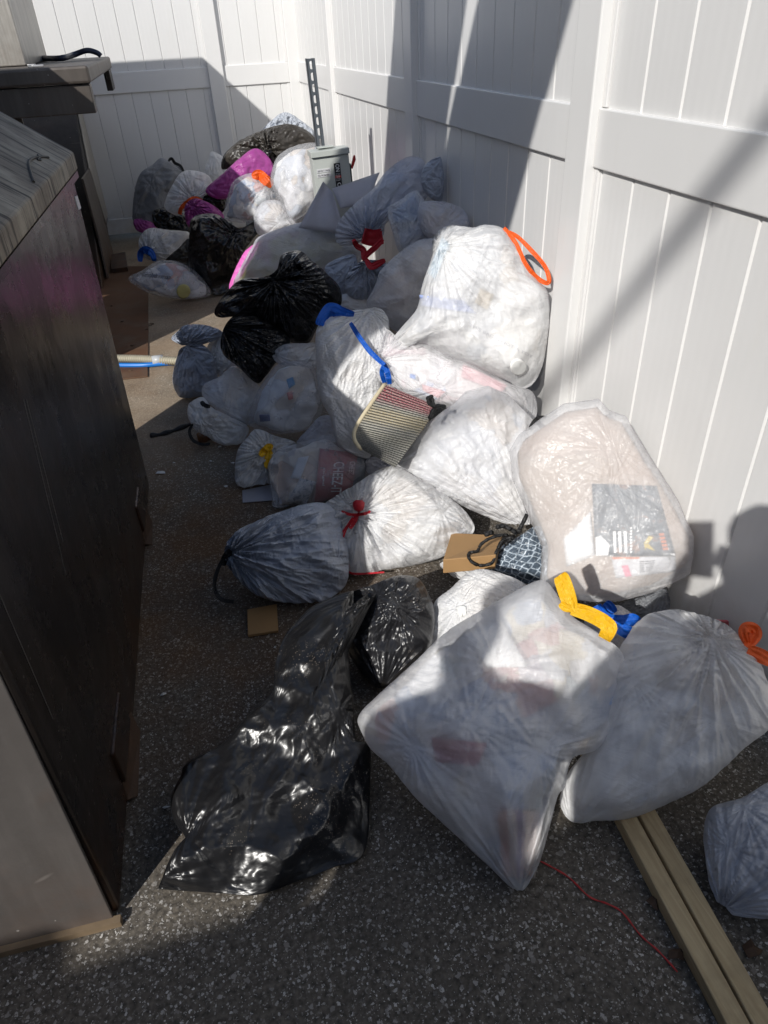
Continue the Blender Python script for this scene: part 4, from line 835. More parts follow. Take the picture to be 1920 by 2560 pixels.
for r_, dz in ((.004, -.012),): b.tube([kc+RX*.0-UX*.022, kc-UX*.012, kc, kc+UX*.012, kc+UX*.02], [.006, .014, .019, .020, .012], 9)
b.build('knot', RED, BAGS['red_white']['root'], True)
for k_, pts in enumerate(([(762, 1118), (740, 1150), (728, 1170), (738, 1205), (752, 1232), (765, 1240), (800, 1238)], [(766, 1118), (742, 1160), (752, 1215), (760, 1238), (830, 1236)])):
    ribbon('string', 'F', pts, .0055, RED, 'red_white', seed=k_, taper=0, twist=.1)
ribbon('tie', 'E', [(640, 925), (665, 895), (692, 872), (716, 876)], .03, YEL, 'w_yellow', lift=.008)
ribbon('tie', 'E', [(700, 885), (690, 940), (680, 1000)], .032, YEL, 'w_yellow', seed=3, lift=.006, taper=.8)
ribbon('ribbon', 'T', [(262, 905), (284, 940), (318, 1040), (346, 1128)], .036, YEL, 'front', t=BAGS['front']['S']-.02, lift=.02, taper=.3, twist=.12)
ribbon('ribbon', 'T', [(268, 1092), (305, 1122), (346, 1130)], .018, YEL, 'front', t=BAGS['front']['S']-.02, lift=.02, seed=2)
ribbon('ribbon', 'T', [(344, 1128), (430, 1152), (520, 1192), (580, 1232), (598, 1262), (562, 1332)], .034, YEL, 'front', t=BAGS['front']['S']-.02, lift=.02, seed=5, taper=.2, twist=.15)
ribbon('ribbon', 'T', [(508, 1108), (545, 1168), (610, 1208), (690, 1212), (750, 1202), (792, 1222)], .034, BLUE, 'blue_tie_bag', lift=.02, t=BAGS['blue_tie_bag']['S']-.05, taper=.2)
ribbon('ribbon', 'T', [(660, 1255), (720, 1285), (800, 1320), (892, 1350)], .036, BLUE, 'blue_tie_bag', lift=.02, t=BAGS['blue_tie_bag']['S']-.06, seed=2, taper=.2)
ribbon('ribbon', 'T', [(568, 1088), (600, 1120), (628, 1160)], .03, BLUE, 'blue_tie_bag', lift=.02, t=BAGS['blue_tie_bag']['S']-.04, seed=3)
ribbon('tie', 'T', [(1515, 1385), (1545, 1350), (1575, 1300), (1560, 1262), (1520, 1258), (1498, 1290), (1520, 1360)], .026, ORANGE, 'right_front', lift=.01, twist=.3)
ribbon('tie', 'T', [(1525, 1400), (1580, 1425), (1640, 1460), (1690, 1500)], .03, ORANGE, 'right_front', lift=.01, seed=3)
ribbon('tie', 'C', [(700, 352), (735, 345), (765, 370), (800, 382)], .07, ORANGE, 'orange_far', lift=.02, taper=.7)
ribbon('tie', 'C', [(742, 330), (755, 360), (790, 400)], .05, ORANGE, 'orange_far', lift=.03, seed=4)
ribbon('tie', 'C', [(362, 525), (378, 492), (410, 465), (440, 453), (485, 472), (532, 494)], .03, ORANGE, 'w_orange', lift=.01)
ribbon('tie', 'C', [(435, 450), (405, 478), (375, 500), (372, 528)], .025, ORANGE, 'w_orange', lift=.01, seed=4)
ribbon('drawstring', 'C', [(315, 282), (330, 270), (345, 290), (372, 305), (388, 335)], .025, CORD, 'far_grey', lift=.01)
ribbon('tie', 'C', [(185, 745), (188, 705), (212, 690), (238, 705), (252, 742)], .055, BLUE, 'w_blue_far', lift=.01)
ribbon('tie', 'C', [(200, 690), (225, 700), (250, 720)], .05, BLUE, 'w_blue_far', seed=5)
ribbon('knot_tail', 'C', [(772, 232), (762, 260), (755, 290)], .05, K1, 'k_top', lift=.02, seed=2)
ribbon('knot_tail', 'C', [(776, 232), (785, 262), (795, 300)], .05, K1, 'k_top', lift=.02, seed=3)
ribbon('drawstring', 'F', [(500, 1195), (480, 1212), (466, 1245), (464, 1272), (478, 1294), (505, 1300)], .012, CORD, 'grey_draw', taper=0)
ribbon('drawstring', 'F', [(498, 1188), (486, 1205), (482, 1222)], .022, CORD, 'grey_draw', seed=3)
ribbon('drawstring', 'E', [(292, 600), (310, 622), (345, 632)], .02, CORD, 'w_left')
ribbon('drawstring', 'E', [(242, 735), (222, 780), (245, 832), (300, 856), (345, 850)], .014, CORD, 'w_left', seed=2)
ribbon('drawstring', 'G', [(688, 282), (705, 252), (725, 236), (757, 230)], .012, CORD, 'rib_clear', t=BAGS['rib_clear']['S']-.02)
def cord(reg, pts, r, key, off=.012, t=None):
    q = spline(px(reg, pts), 6); W = []; last = t or BAGS[key]['S']
    for i, p in enumerate(q):
        h = hit(key, p[0], p[1], off); d = float(np.dot(h-CAM, FX)) if h is not None else last
        last = min(d, t) if t else d; W.append(ont(p[0], p[1], last-.004*math.sin(i*1.3)))
    W = [W[0]]+[(W[i-1]+W[i]+W[i+1])/3 for i in range(1, len(W)-1)]+[W[-1]]
    b = MB(); b.tube(W, [r*.72*(.9+.2*abs(math.sin(i*.9))) for i in range(len(W))], 7); return b.build('cord', CORD, BAGS[key]['root'], True)
if BAGS['snake']['root'].type == 'MESH': pass
ts = BAGS['snake']['S']-.10
cord('N', [(705, 140), (765, 128), (830, 155), (880, 190)], .010, 'snake', t=ts)
cord('N', [(850, 230), (760, 262), (720, 330), (690, 400), (662, 468), (560, 495), (480, 462), (445, 405), (465, 372), (530, 362), (560, 300), (640, 245), (740, 215), (800, 212)], .007, 'snake', t=ts)
cord('N', [(600, 208), (662, 188)], .011, 'snake', t=ts)
cord('N', [(900, 192), (940, 120), (985, 25)], .009, 'snake', t=ts)
cord('N', [(790, 300), (830, 255), (860, 235)], .009, 'snake', t=ts)
# ------------------------------------------------------------------ printed things seen through the film
def printmat(name, stops, scale=8, rough=.5, dist=1.5, axis=None):
    m, t = newmat(name); N = NT(t); v = N.co('UV')
    f = N.noise(N.mapping(v, axis or (1, 1, 1)), scale, 5, .65, dist) if axis is None or axis != 'u' else None
    N.out(N.bsdf(N.ramp(f, stops), rough)); return m
def bandmat(name, stops, ax=0, rough=.5):
    m, t = newmat(name); N = NT(t); v = N.co('UV'); x = N.n('SeparateXYZ', [v]).outputs[ax]
    c = N.ramp(N.math('ADD', x, N.math('MULTIPLY', N.noise(v, 7, 2), .02)), stops, 'CONSTANT')
    c = N.mix(N.math('MULTIPLY', N.noise(v, 25, 4), .25), c, (.6, .58, .56)); N.out(N.bsdf(c, rough)); return m
INKW, INKD = simple('white_ink', (.78, .78, .76), .5), simple('dark_ink', (.06, .06, .07), .5)
cb = patch('cracker_carton', 'Q', [(985, 250), (1500, 318), (1430, 700), (925, 830)], bandmat('carton_red', [(0, (.42, .30, .26)), (.03, (.36, .05, .06)), (.74, (.30, .04, .05)), (.80, (.06, .10, .15))]), 'cracker', -.006, 12, 12,
           label='red cracker carton inside the clear bag beside the yellow tie', cat='carton', thick=.03)
cb_bv = BVHTree.FromPolygons([np.array(cb.matrix_basis.translation)+np.array(v.co) for v in cb.data.vertices], [tuple(p.vertices) for p in cb.data.polygons])
def text_under(name, s, reg, quad, mat, bv, parent, off=.0015, t=2.6):
    V, F, mx = text_verts(s); q = [np.array(p) for p in px(reg, quad)]; W = []; last = None
    for v in V:
        u, w_ = v[0]/mx[0], 1-v[1]/mx[1]; p = (q[0]*(1-u)+q[1]*u)*(1-w_)+(q[3]*(1-u)+q[2]*u)*w_
        h = hit(bv, p[0], p[1], off); W.append(h if h is not None else ont(p[0], p[1], last or t))
        if h is not None: last = float(np.dot(h-CAM, FX))
    return mesh_obj(name, W, F, mat, parent)
PRT = simple('pale_print', (.62, .62, .64), .5)
text_under('lettering', 'CHEEZ-IT', 'Q', [(1252, 392), (1216, 722), (1106, 722), (1138, 396)], PRT, 'cracker', cb)
text_under('lettering', 'CHEEZ', 'Q', [(1364, 392), (1344, 528), (1290, 522), (1306, 388)], PRT, 'cracker', cb)
text_under('lettering', 'Original', 'Q', [(1048, 460), (1044, 640), (1012, 640), (1020, 460)], PRT, 'cracker', cb)
pf = patch('paper_plate', 'Q', [(770, 350), (880, 330), (790, 570), (690, 560)], simple('plate_paper', (.60, .64, .70), .5, 0, .1, 15), 'cracker', -.005, 6, 6, label='pale paper sleeve left of the red cracker carton inside the clear bag', cat='paper', thick=.002)
patch('paper_sheet', 'Q', [(790, 560), (960, 600), (850, 840), (650, 810)], printmat('blue_print', [(.35, (.62, .62, .64)), (.5, (.45, .47, .5)), (.6, (.12, .15, .2))], 4), 'cracker', -.005, 6, 6, label='white and dark printed sheet below the red cracker carton inside the clear bag', cat='paper', thick=.002)
fl = patch('flyer', 'T', [(480, 292), (915, 306), (1042, 776), (506, 776)], printmat('flyer_print', [(.30, (.05, .055, .065)), (.47, (.085, .10, .12)), (.56, (.16, .18, .2)), (.64, (.24, .12, .08)), (.72, (.3, .3, .3))], 3.5, .4), 'card', -.005, 14, 14,
           label='dark printed flyer with a yellow emblem inside the tall clear bag', cat='flyer', thick=.002)
fl_bv = BVHTree.FromPolygons([np.array(fl.matrix_basis.translation)+np.array(v.co) for v in fl.data.vertices], [tuple(p.vertices) for p in fl.data.polygons])
def decal(name, reg, pts, mat, bv, parent, off=.0015, t=2.):
    P = px(reg, pts); W = [h if h is not None else ont(p[0], p[1], t) for p in P for h in [hit(bv, p[0], p[1], off)]]
    return mesh_obj(name, W, [tuple(range(len(W)))], mat, parent)
EMB, ORNG, PINK, SKYB = simple('gold_ink', (.55, .42, .10), .5), simple('orange_ink', (.62, .20, .10), .5), simple('pink_ink', (.68, .22, .30), .5), simple('pale_blue_ink', (.35, .47, .66), .5)
decal('emblem', 'T', [(862, 640), (892, 650), (858, 692), (828, 690)], EMB, fl_bv, fl); decal('emblem', 'T', [(828, 693), (860, 694), (905, 742), (880, 735), (842, 720), (838, 738)], EMB, fl_bv, fl)
for k_ in range(9): decal('print_dot', 'T', [(734, 584+k_*20), (752, 580+k_*20), (750, 594+k_*20), (736, 598+k_*20)], INKW, fl_bv, fl)
for k_ in range(5): decal('print_bar', 'T', [(928+k_*6, 625+k_*24), (962+k_*7, 622+k_*24), (966+k_*7, 638+k_*24), (934+k_*6, 642+k_*24)], ORNG, fl_bv, fl)
for x0 in (620, 655, 692): decal('print_bar', 'T', [(x0, 612), (x0+22, 608), (x0+26, 752), (x0+8, 756)], INKW, fl_bv, fl)
decal('white_corner', 'T', [(504, 650), (540, 640), (600, 700), (590, 772), (508, 774)], INKW, fl_bv, fl)
decal('white_edge', 'T', [(945, 762), (1034, 758), (1040, 774), (945, 778)], INKW, fl_bv, fl); decal('white_edge', 'T', [(480, 294), (508, 296), (522, 770), (508, 774)], INKW, fl_bv, fl, .001)
lf = patch('leaflet', 'T', [(610, 782), (1040, 780), (1045, 880), (640, 925)], simple('leaflet_paper', (.62, .62, .63), .5, 0, .15, 20), 'card', -.006, 10, 6, label='pale leaflet with a pink block below the dark flyer inside the tall clear bag', cat='leaflet', thick=.002)
lf_bv = BVHTree.FromPolygons([np.array(lf.matrix_basis.translation)+np.array(v.co) for v in lf.data.vertices], [tuple(p.vertices) for p in lf.data.polygons])
decal('orange_strip', 'T', [(612, 783), (800, 783), (798, 795), (620, 797)], ORNG, lf_bv, lf); decal('pink_block', 'T', [(680, 842), (722, 836), (746, 910), (705, 916)], PINK, lf_bv, lf)
for k_ in range(6): decal('text_line', 'T', [(800, 812+k_*14), (905-k_*5, 806+k_*13), (906-k_*5, 811+k_*13), (801, 818+k_*14)], INKD, lf_bv, lf)
text_under('lettering', 'S', 'T', [(992, 784), (1008, 782), (1010, 802), (994, 804)], INKD, lf_bv, lf)
patch('white_paper', 'T', [(290, 660), (470, 480), (500, 770), (310, 850)], simple('blank_paper', (.74, .73, .72), .6), 'card', -.006, 8, 8, label='blank white sheet left of the dark flyer inside the tall clear bag', cat='paper', thick=.002)
pk = patch('snack_carton', 'K', [(600, 1006), (782, 990), (748, 1246), (626, 1236)], bandmat('snack_print', [(0, (.52, .17, .06)), (.22, (.58, .42, .33)), (.42, (.22, .08, .17)), (.62, (.55, .40, .32)), (.9, (.5, .44, .4))], 0), 'front', -.005, 8, 8, label='orange and purple snack carton in the pointed bottom corner of the front bag', cat='carton', thick=.03)
pk_bv = BVHTree.FromPolygons([np.array(pk.matrix_basis.translation)+np.array(v.co) for v in pk.data.vertices], [tuple(p.vertices) for p in pk.data.polygons])
decal('white_label', 'K', [(650, 1024), (705, 1016), (706, 1062), (654, 1070)], INKW, pk_bv, pk)
for k_ in range(4): decal('text_line', 'K', [(658, 1032+k_*8), (698, 1026+k_*8), (698, 1029+k_*8), (658, 1035+k_*8)], INKD, pk_bv, pk, .0025)
patch('red_wrapper', 'K', [(340, 700), (560, 720), (520, 810), (360, 790)], simple('red_wrap', (.42, .09, .14), .5, 0, .3, 9), 'front', -.012, 8, 5, label='reddish wrapper showing faintly in the middle of the front bag', cat='wrapper', thick=.004)
patch('white_envelope', 'K', [(480, 300), (610, 225), (720, 420), (560, 420)], simple('envelope_paper', (.76, .75, .73), .6), 'front', -.005, 8, 8, label='white envelope near the top of the front bag', cat='envelope', thick=.002)
patch('price_tag', 'D', [(1040, 770), (1112, 802), (1076, 882), (1010, 842)], simple('tan_card', (.55, .46, .33), .6), 'big_white', -.004, 5, 5, label='tan paper tag inside the sunlit white bag with the orange loop', cat='tag', thick=.002)
tr = patch('paper_scrap', 'D', [(943, 972), (1004, 1008), (980, 1052), (965, 1040)], INKW, 'big_white', -.004, 5, 5, label='white paper corner with a red line inside the sunlit white bag', cat='paper', thick=.002)
patch('blue_packet', 'D', [(722, 805), (950, 830), (1020, 900), (730, 860)], simple('pale_blue_pack', (.36, .44, .72), .5, 0, .2, 9), 'big_white', -.008, 8, 5, label='pale blue packet showing through the sunlit white bag', cat='packet', thick=.004)
patch('light_blue_packet', 'D', [(840, 500), (880, 540), (800, 720), (765, 690)], simple('sky_pack', (.35, .55, .70), .5, 0, .2, 9), 'big_white', -.008, 5, 8, label='sky blue packet along the left side of the sunlit white bag', cat='packet', thick=.004)
def disc(name, reg, c, r, mat, key, label, cat, off=-.005, ring=None):
    cx, cy = px(reg, [c])[0]; s = REG[reg][2]*r; W = []
    for rr in (1., .8, .4):
        for k in range(20):
            p = (cx+s*rr*math.cos(k*math.pi/10), cy+s*rr*math.sin(k*math.pi/10)); h = hit(key, p[0], p[1], -off if off > 0 else off); W.append(h if h is not None else ont(p[0], p[1], BAGS[key]['S']))
    m = np.mean(W, 0); W.append(m); F = [(j*20+k, j*20+(k+1) % 20, (j+1)*20+(k+1) % 20, (j+1)*20+k) for j in (0, 1) for k in range(20)]+[(40+k, 40+(k+1) % 20, 60) for k in range(20)]
    o = mesh_obj(name, W, F, mat, None, True); sm = o.modifiers.new('thick', 'SOLIDIFY'); sm.thickness = .012; sm.offset = -1
    return tag(o, label, cat)
disc('cup_lid', 'D', (1230, 1170), 40, INKW, 'big_white', 'round white cup lid at the bottom of the sunlit white bag', 'cup lid')
disc('cup_lid', 'K', (462, 205), 20, INKW, 'behind_front', 'round embossed cap inside the white quilted bag behind the front bag', 'cap')
disc('jar_lid', 'C', (385, 880), 32, simple('yellow_lid', (.50, .46, .18), .5), 'human', 'round yellowish lid inside the pale lettered bag', 'lid')
text_on('lettering', 'simplehuman', 'L', [(1085, 1165), (1312, 1190), (1318, 1238), (1088, 1212)], INKD, 'human')
text_on('lettering', 'THIS BAG IS NOT A TOY', 'D', [(985, 950), (1312, 1118), (1308, 1132), (980, 964)], simple('grey_ink', (.45, .45, .47), .5), 'big_white', .001)
lb = patch('bottle_label', 'E', [(635, 680), (697, 678), (700, 718), (640, 722)], simple('navy_label', (.06, .08, .22), .4), 'mid_clear', -.004, 5, 4, label='navy label on a pot inside the clear bag of tissues', cat='label', thick=.002)
patch('blue_bottle', 'E', [(798, 470), (835, 455), (850, 500), (815, 520)], simple('bottle_blue', (.05, .25, .5), .4), 'mid_clear', -.006, 4, 4, label='blue bottle cap inside the clear bag of tissues', cat='bottle', thick=.02)
patch('red_packet', 'E', [(800, 550), (830, 540), (838, 585), (812, 595)], simple('packet_red', (.5, .09, .07), .4), 'mid_clear', -.006, 4, 4, label='small red packet inside the clear bag of tissues', cat='packet', thick=.02)
patch('printed_box', 'D', [(735, 1265), (860, 1305), (820, 1340), (740, 1300)], simple('box_pink', (.62, .30, .33), .5), 'pinkprint', -.004, 5, 4, label='pink and white printed packet inside the white bag with a blue ribbon', cat='packet', thick=.003)
patch('blue_print', 'D', [(675, 1212), (705, 1218), (702, 1240), (672, 1232)], simple('print_blue', (.05, .2, .6), .5), 'pinkprint', -.003, 3, 3, label='small bright blue print on a packet under the blue ribbon', cat='packet', thick=.002)
patch('red_tissue_box', 'D', [(950, 1160), (1180, 1270), (1150, 1310), (940, 1230)], simple('box_rose', (.60, .30, .33), .5, 0, .15, 30), 'pinkprint', -.006, 8, 5, label='long rose printed box inside the white bag below the big white bag', cat='box', thick=.003)
patch('yellow_packet', 'C', [(820, 700), (1085, 640), (1130, 690), (850, 780)], printmat('yellow_print', [(.35, (.16, .20, .12)), (.5, (.42, .40, .10)), (.62, (.6, .55, .12))], 4), 'yellow', -.012, 10, 5, label='yellow and green printed packet inside the large open clear bag', cat='packet', thick=.004)
patch('blue_packet', 'D', [(580, 380), (700, 275), (745, 410), (600, 430)], printmat('blue_pack', [(.35, (.03, .06, .14)), (.5, (.08, .22, .45)), (.62, (.25, .4, .55))], 3), 'blue_in', -.008, 8, 6, label='dark and light blue packaging beside the red ribbon', cat='packet', thick=.004)
pw = quad = [ont(*p, 1.78+.02*i) for i, p in enumerate(px('T', [(1318, 1210), (1396, 1214), (1402, 1330), (1340, 1290)]))]
b = MB(); b.prism(pw, (0, .006, 0)); tag(b.build('red_carton', simple('red_card', (.50, .10, .12), .5), None), 'corner of a red carton behind the large bag at the right edge', 'carton')
# ------------------------------------------------------------------ rolled rug
def rug():
    Lp = spline(px('E', [(1378, 500), (1334, 562), (1290, 626), (1246, 692), (1208, 755), (1196, 800), (1206, 842), (1238, 882)]), 5)
    Rp = spline(px('E', [(1690, 628), (1668, 672), (1640, 716), (1600, 775), (1556, 835), (1512, 892), (1476, 945), (1440, 992)]), 5)
    n = len(Lp); t0 = 2.36; G = []; nu = 34; UV = []
    for j in range(n):
        v = j/(n-1); r = []
        for i in range(nu+1):
            u = i/nu; p = Lp[j]*(1-u)+Rp[j]*u; d = t0-.035*math.sin(math.pi*v)**.5-.12*(v-.5)-.05*u
            r.append(ont(p[0], p[1], d)); UV.append((u, v))
        G.append(r)
    m = 12
    for j in range(1, m):   # far side closes the roll
        v = 1-j/m; r = []; k = v*(n-1); k0 = int(k); f = k-k0; k1 = min(k0+1, n-1)
        for i in range(nu+1):
            u = i/nu; pl = Lp[k0]*(1-f)+Lp[k1]*f; pr_ = Rp[k0]*(1-f)+Rp[k1]*f; p = pl*(1-u)+pr_*u
            r.append(ont(p[0], p[1], t0+.10*math.sin(math.pi*v)**.7-.12*(v-.5)-.05*u)); UV.append((u, v))
        G.append(r)
    G.append(G[0]); UV += [(i/nu, 0) for i in range(nu+1)]
    V = [p for r in G for p in r]; w_ = nu+1
    F = [(j*w_+i, j*w_+i+1, (j+1)*w_+i+1, (j+1)*w_+i) for j in range(len(G)-1) for i in range(nu)]
    F += [tuple(j*w_ for j in range(len(G)-1)), tuple(j*w_+nu for j in range(len(G)-2, -1, -1))]
    mt, t = newmat('woven_rug'); N = NT(t); uv = N.co('UV'); s = N.n('SeparateXYZ', [uv])
    v_ = N.math('ADD', s.outputs[1], N.math('MULTIPLY', N.math('SUBTRACT', N.noise(N.mapping(uv, (9, 60, 1)), 1, 3), .5), .16))
    c = N.ramp(v_, [(0, (.22, .035, .055)), (.16, (.24, .05, .07)), (.24, (.22, .22, .20)), (.32, (.34, .28, .17)), (.42, (.34, .29, .19)), (.5, (.24, .235, .21)), (.62, (.28, .265, .22)), (.75, (.22, .22, .20)), (.88, (.16, .16, .15))])
    c = N.mix(N.math('MULTIPLY', N.math('GREATER_THAN', N.noise(N.mapping(uv, (90, 50, 1)), 1, 1), .5), .5), c, (.46, .44, .38))
    wv = N.math('ABSOLUTE', N.math('SINE', N.math('MULTIPLY', s.outputs[1], 100.)))
    c = N.mix(N.math('MULTIPLY', N.math('LESS_THAN', wv, .28), .4), c, (.07, .07, .066))
    N.out(N.bsdf(c, .9, 0, N.bump(N.math('ADD', wv, N.math('MULTIPLY', N.noise(N.mapping(uv, (60, 60, 1)), 1, 2), .5)), .9, .008), .2))
    rt = empty('rolled_rug', np.mean(V, 0), 'rolled woven rug with grey, gold and dark red stripes and a cream binding', 'rug'); rt['abs'] = [float(x) for x in np.mean(V, 0)]
    mesh_obj('woven_roll', V, F, mt, rt, True, UV)
    b = MB(); b.tube([r[0] for r in G[:n]], .007, 8); b.build('binding', simple('cream_binding', (.58, .50, .34), .8, 0, .1, 60, .3), rt, True)
    q = [ont(*p, t0-.17) for p in spline(px('D', [(775, 1450), (785, 1420), (800, 1385), (775, 1365), (768, 1340), (785, 1332), (790, 1352), (800, 1380), (830, 1378), (860, 1386)]), 5)]
    b = MB(); b.tube(q, [.005+.003*abs(math.sin(i*.7)) for i in range(len(q))], 7); b.build('tie_cord', CORD, rt, True)
rug()
# ------------------------------------------------------------------ cardboard
CARD = simple('brown_cardboard', (.34, .20, .085), .75, 0, .10, 12, .15)
tb = 2.18
def quad_t(reg, pts, ts): return [ont(*p, t) for p, t in zip(px(reg, pts), ts)]
cx_ = quad_t('N', [(290, 190), (760, 215), (700, 395), (212, 440)], [2.30, 2.28, 2.13, 2.15]); dn = np.array([0, 0, -.055])
b = MB(); b.prism(cx_, dn); o = b.build('cardboard_box', CARD, None, bevel=.003); tag(o, 'small flat brown cardboard box under the black cords in the sun', 'box')
q = [onz(*p, .003) for p in px('H', [(558, 372), (710, 343), (718, 480), (562, 505)])]; b = MB(); b.prism(q, (0, 0, .010)); o = b.build('cardboard_square', CARD, None, bevel=.001)
tag(o, 'small square of brown cardboard lying on the bare asphalt', 'cardboard')
# ------------------------------------------------------------------ timber, string, hose, plates, scraps
def woodmat():
    m, t = newmat('treated_pine'); N = NT(t); v = N.co()
    g = N.noise(N.mapping(v, (60, 3, 60), (0, 0, .45)), 1, 6, .65, 1.); c = N.ramp(g, [(.3, (.33, .24, .13)), (.55, (.47, .37, .22)), (.75, (.56, .46, .29))])
    c = N.mix(N.math('MULTIPLY', N.ramp(N.noise(v, 4, 5, .7), [(.5, 0.), (.7, 1.)]), .5), c, (.16, .12, .07))
    N.out(N.bsdf(c, .7, 0, N.bump(g, .2, .002), .3)); return m
WOOD = woodmat()
def timber(a, b_, wv, h, label):
    A, B = onz(*a, h), onz(*b_, h); d = (B-A)/np.linalg.norm(B-A); n = np.array([-d[1], d[0], 0]); A = A-d*.35; B = B+d*.45
    m = MB(); m.prism([A-n*wv/2, A+n*wv/2, A+n*wv/2-np.array([0, 0, h-.003]), A-n*wv/2-np.array([0, 0, h-.003])], B-A); o = m.build('timber_plank', WOOD, None, bevel=.003)
    return tag(o, label, 'timber', 'two timbers on the asphalt')
timber(*px('K', [(1110, 1003), (1545, 1816)]), .040, .04, 'pale treated timber on the asphalt nearer the front bag')
timber(*px('K', [(1182, 975), (1650, 1816)]), .040, .042, 'pale treated timber on the asphalt nearer the pale ribbed bag at the edge')
STR = simple('red_string', (.45, .03, .03), .5)
b = MB(); b.tube([onz(*p, .004+.003*math.sin(i)) for i, p in enumerate(spline(px('K', [(740, 1165), (800, 1195), (880, 1242), (960, 1318), (1030, 1345), (1090, 1380), (1160, 1468), (1230, 1530), (1305, 1612)]), 5))], [.0019+.0005*math.sin(i*1.7) for i in range(41)], 6)
tag(b.build('red_string', STR, None, True), 'thin red string trailing over the asphalt from the front bag', 'string')
HOS = simple('beige_corrugated_plastic', (.36, .33, .25), .5); PIPE = simple('blue_pipe', (.01, .16, .55), .35)
ha, hb = onz(*px('C', [(70, 1192)])[0], .03), onz(*px('C', [(480, 1206)])[0], .03); hq = [ha+(hb-ha)*i/160+np.array([0, .006*math.sin(i/26), 0]) for i in range(161)]
hr_ = empty('corrugated_hose', hq[60], 'beige corrugated hose on the ground running behind the bluish grey bag', 'hose'); hr_['abs'] = [float(x) for x in hq[60]]
b = MB(); b.tube(hq, [.024 if i % 4 < 2 else .017 for i in range(161)], 10); b.build('ribbed_tube', HOS, hr_, True)
hm = hq[78]; b = MB(); b.tube([hm-np.array([.03, 0, 0]), hm+np.array([.03, 0, 0])], .027, 12); b.build('coupling', simple('grey_plastic', (.42, .44, .46), .4), hr_, True)
b = MB(); b.tube([onz(*p, .014) for p in spline(px('C', [(70, 1222), (200, 1222), (330, 1212), (480, 1216)]), 8)], .014, 10); tag(b.build('blue_pipe', PIPE, None, True), 'blue pipe lying beside the beige corrugated hose', 'pipe')
PLATE = simple('rusty_plate', (.12, .058, .03), .75, .25, .4, 7, .3, .4, ((.14, .10, .07), .6), 5)
for pts, l in (([(640, 1130), (1140, 1130), (1140, 1815), (700, 1830)], 'large rusty steel plate on the ground at the foot of the compactor'), ([(700, 1880), (1137, 1905), (1137, 1976), (720, 2020)], 'narrow rusty steel plate on the ground below the blue pipe')):
    q = [onz(*p, .001) for p in px('L', pts)]; b = MB(); b.prism(q, (0, 0, .007)); tag(b.build('steel_plate', PLATE, None, bevel=.001), l, 'steel plate', 'rusty plates beside the dumpster')
q = [onz(*p, .009) for p in px('L', [(862, 1060), (968, 1040), (985, 1160), (862, 1175)])]; b = MB(); b.prism(q, (0, 0, .03)); b.build('foot', DARK, cr)
b = MB(); q = [onz(*p, .004) for p in spline(px('E', [(-10, 805), (60, 795), (140, 770), (230, 735)]), 6)]; b.tube(q, [.012+.004*math.sin(i) for i in range(len(q))], 6); tag(b.build('black_strap', CORD, None, True), 'dark strap lying on the asphalt left of the wrinkled white bag', 'strap')
sheet_pts = px('E', [(535, 1130), (740, 1090), (750, 1185), (538, 1202)]); q = [onz(*p, .004) for p in sheet_pts]; b = MB(); b.prism(q, (0, 0, .002)); tag(b.build('plastic_sheet', PLS, None), 'flat grey plastic sheet under the white bag with the yellow tie', 'plastic sheet')
b = MB(); pb = onz(*px('E', [(312, 812)])[0], .03); b.tube([pb+np.array([-.03, .0, .0]), pb+np.array([.0, 0, .003]), pb+np.array([.022, 0, .004]), pb+np.array([.034, 0, .004])], [.022, .026, .022, .010], 12); tag(b.build('brown_bottle', simple('brown_glass', (.20, .09, .04), .25), None, True), 'small brown bottle against the wrinkled white bag', 'bottle')
rng = np.random.RandomState(3)
SCR2 = simple('white_scrap', (.62, .61, .59), .6); LEAF = simple('dry_leaf', (.07, .038, .02), .7, 0, .4, 40)
def scrap(name, p, r, mat, label, cat, group, n=6, lift=.006):
    c = onz(*p, 0.); a0 = rng.rand()*6; V = []; 
    for k in range(n):
        a = a0+k*2*math.pi/n; rr = r*(.55+.6*rng.rand()); V.append(c+np.array([math.cos(a)*rr, math.sin(a)*rr*.7, .002+lift*rng.rand()]))
    V.append(c+np.array([0, 0, .003+lift])); o = mesh_obj(name, V, [(k, (k+1) % n, n) for k in range(n)], mat); s_ = o.modifiers.new('thick', 'SOLIDIFY'); s_.thickness = .001
    return tag(o, label, cat, group)
for (reg, p, r) in (('E', (55, 1025), .024), ('E', (400, 875), .012), ('E', (482, 970), .010), ('E', (440, 1108), .012), ('E', (130, 970), .008), ('H', (122, 802), .010), ('H', (140, 1390), .009), ('E', (350, 960), .007), ('H', (700, 560), .006)):
    scrap('paper_scrap', px(reg, [p])[0], r, SCR2, 'tiny white paper scrap on the dark asphalt beside the dumpster', 'paper scrap', 'white paper scraps')
for (reg, p, r) in (('K', (1215, 1345), .022), ('K', (1300, 1550), .018), ('K', (1590, 1530), .02)):
    scrap('dry_leaf', px(reg, [p])[0], r, LEAF, 'curled brown leaf on the asphalt near the timbers', 'leaf', 'dry leaves near the timbers', 7, .016)
for (reg, p, r) in (('L', (940, 1560), .02), ('L', (1165, 1575), .02), ('L', (1020, 1745), .024), ('L', (950, 1900), .022), ('L', (960, 1830), .02), ('L', (1005, 1935), .02), ('L', (860, 1440), .014), ('L', (1010, 1190), .016), ('L', (930, 1170), .014), ('L', (1130, 1620), .014)):
    scrap('dry_leaf', px(reg, [p])[0], r, simple('dry_leaf_tan', (.30, .20, .11), .7, 0, .4, 40) if r == .02 and False else LEAF, 'curled brown leaf on the rusty plates by the compactor', 'leaf', 'dry leaves on the plates', 6, .012)
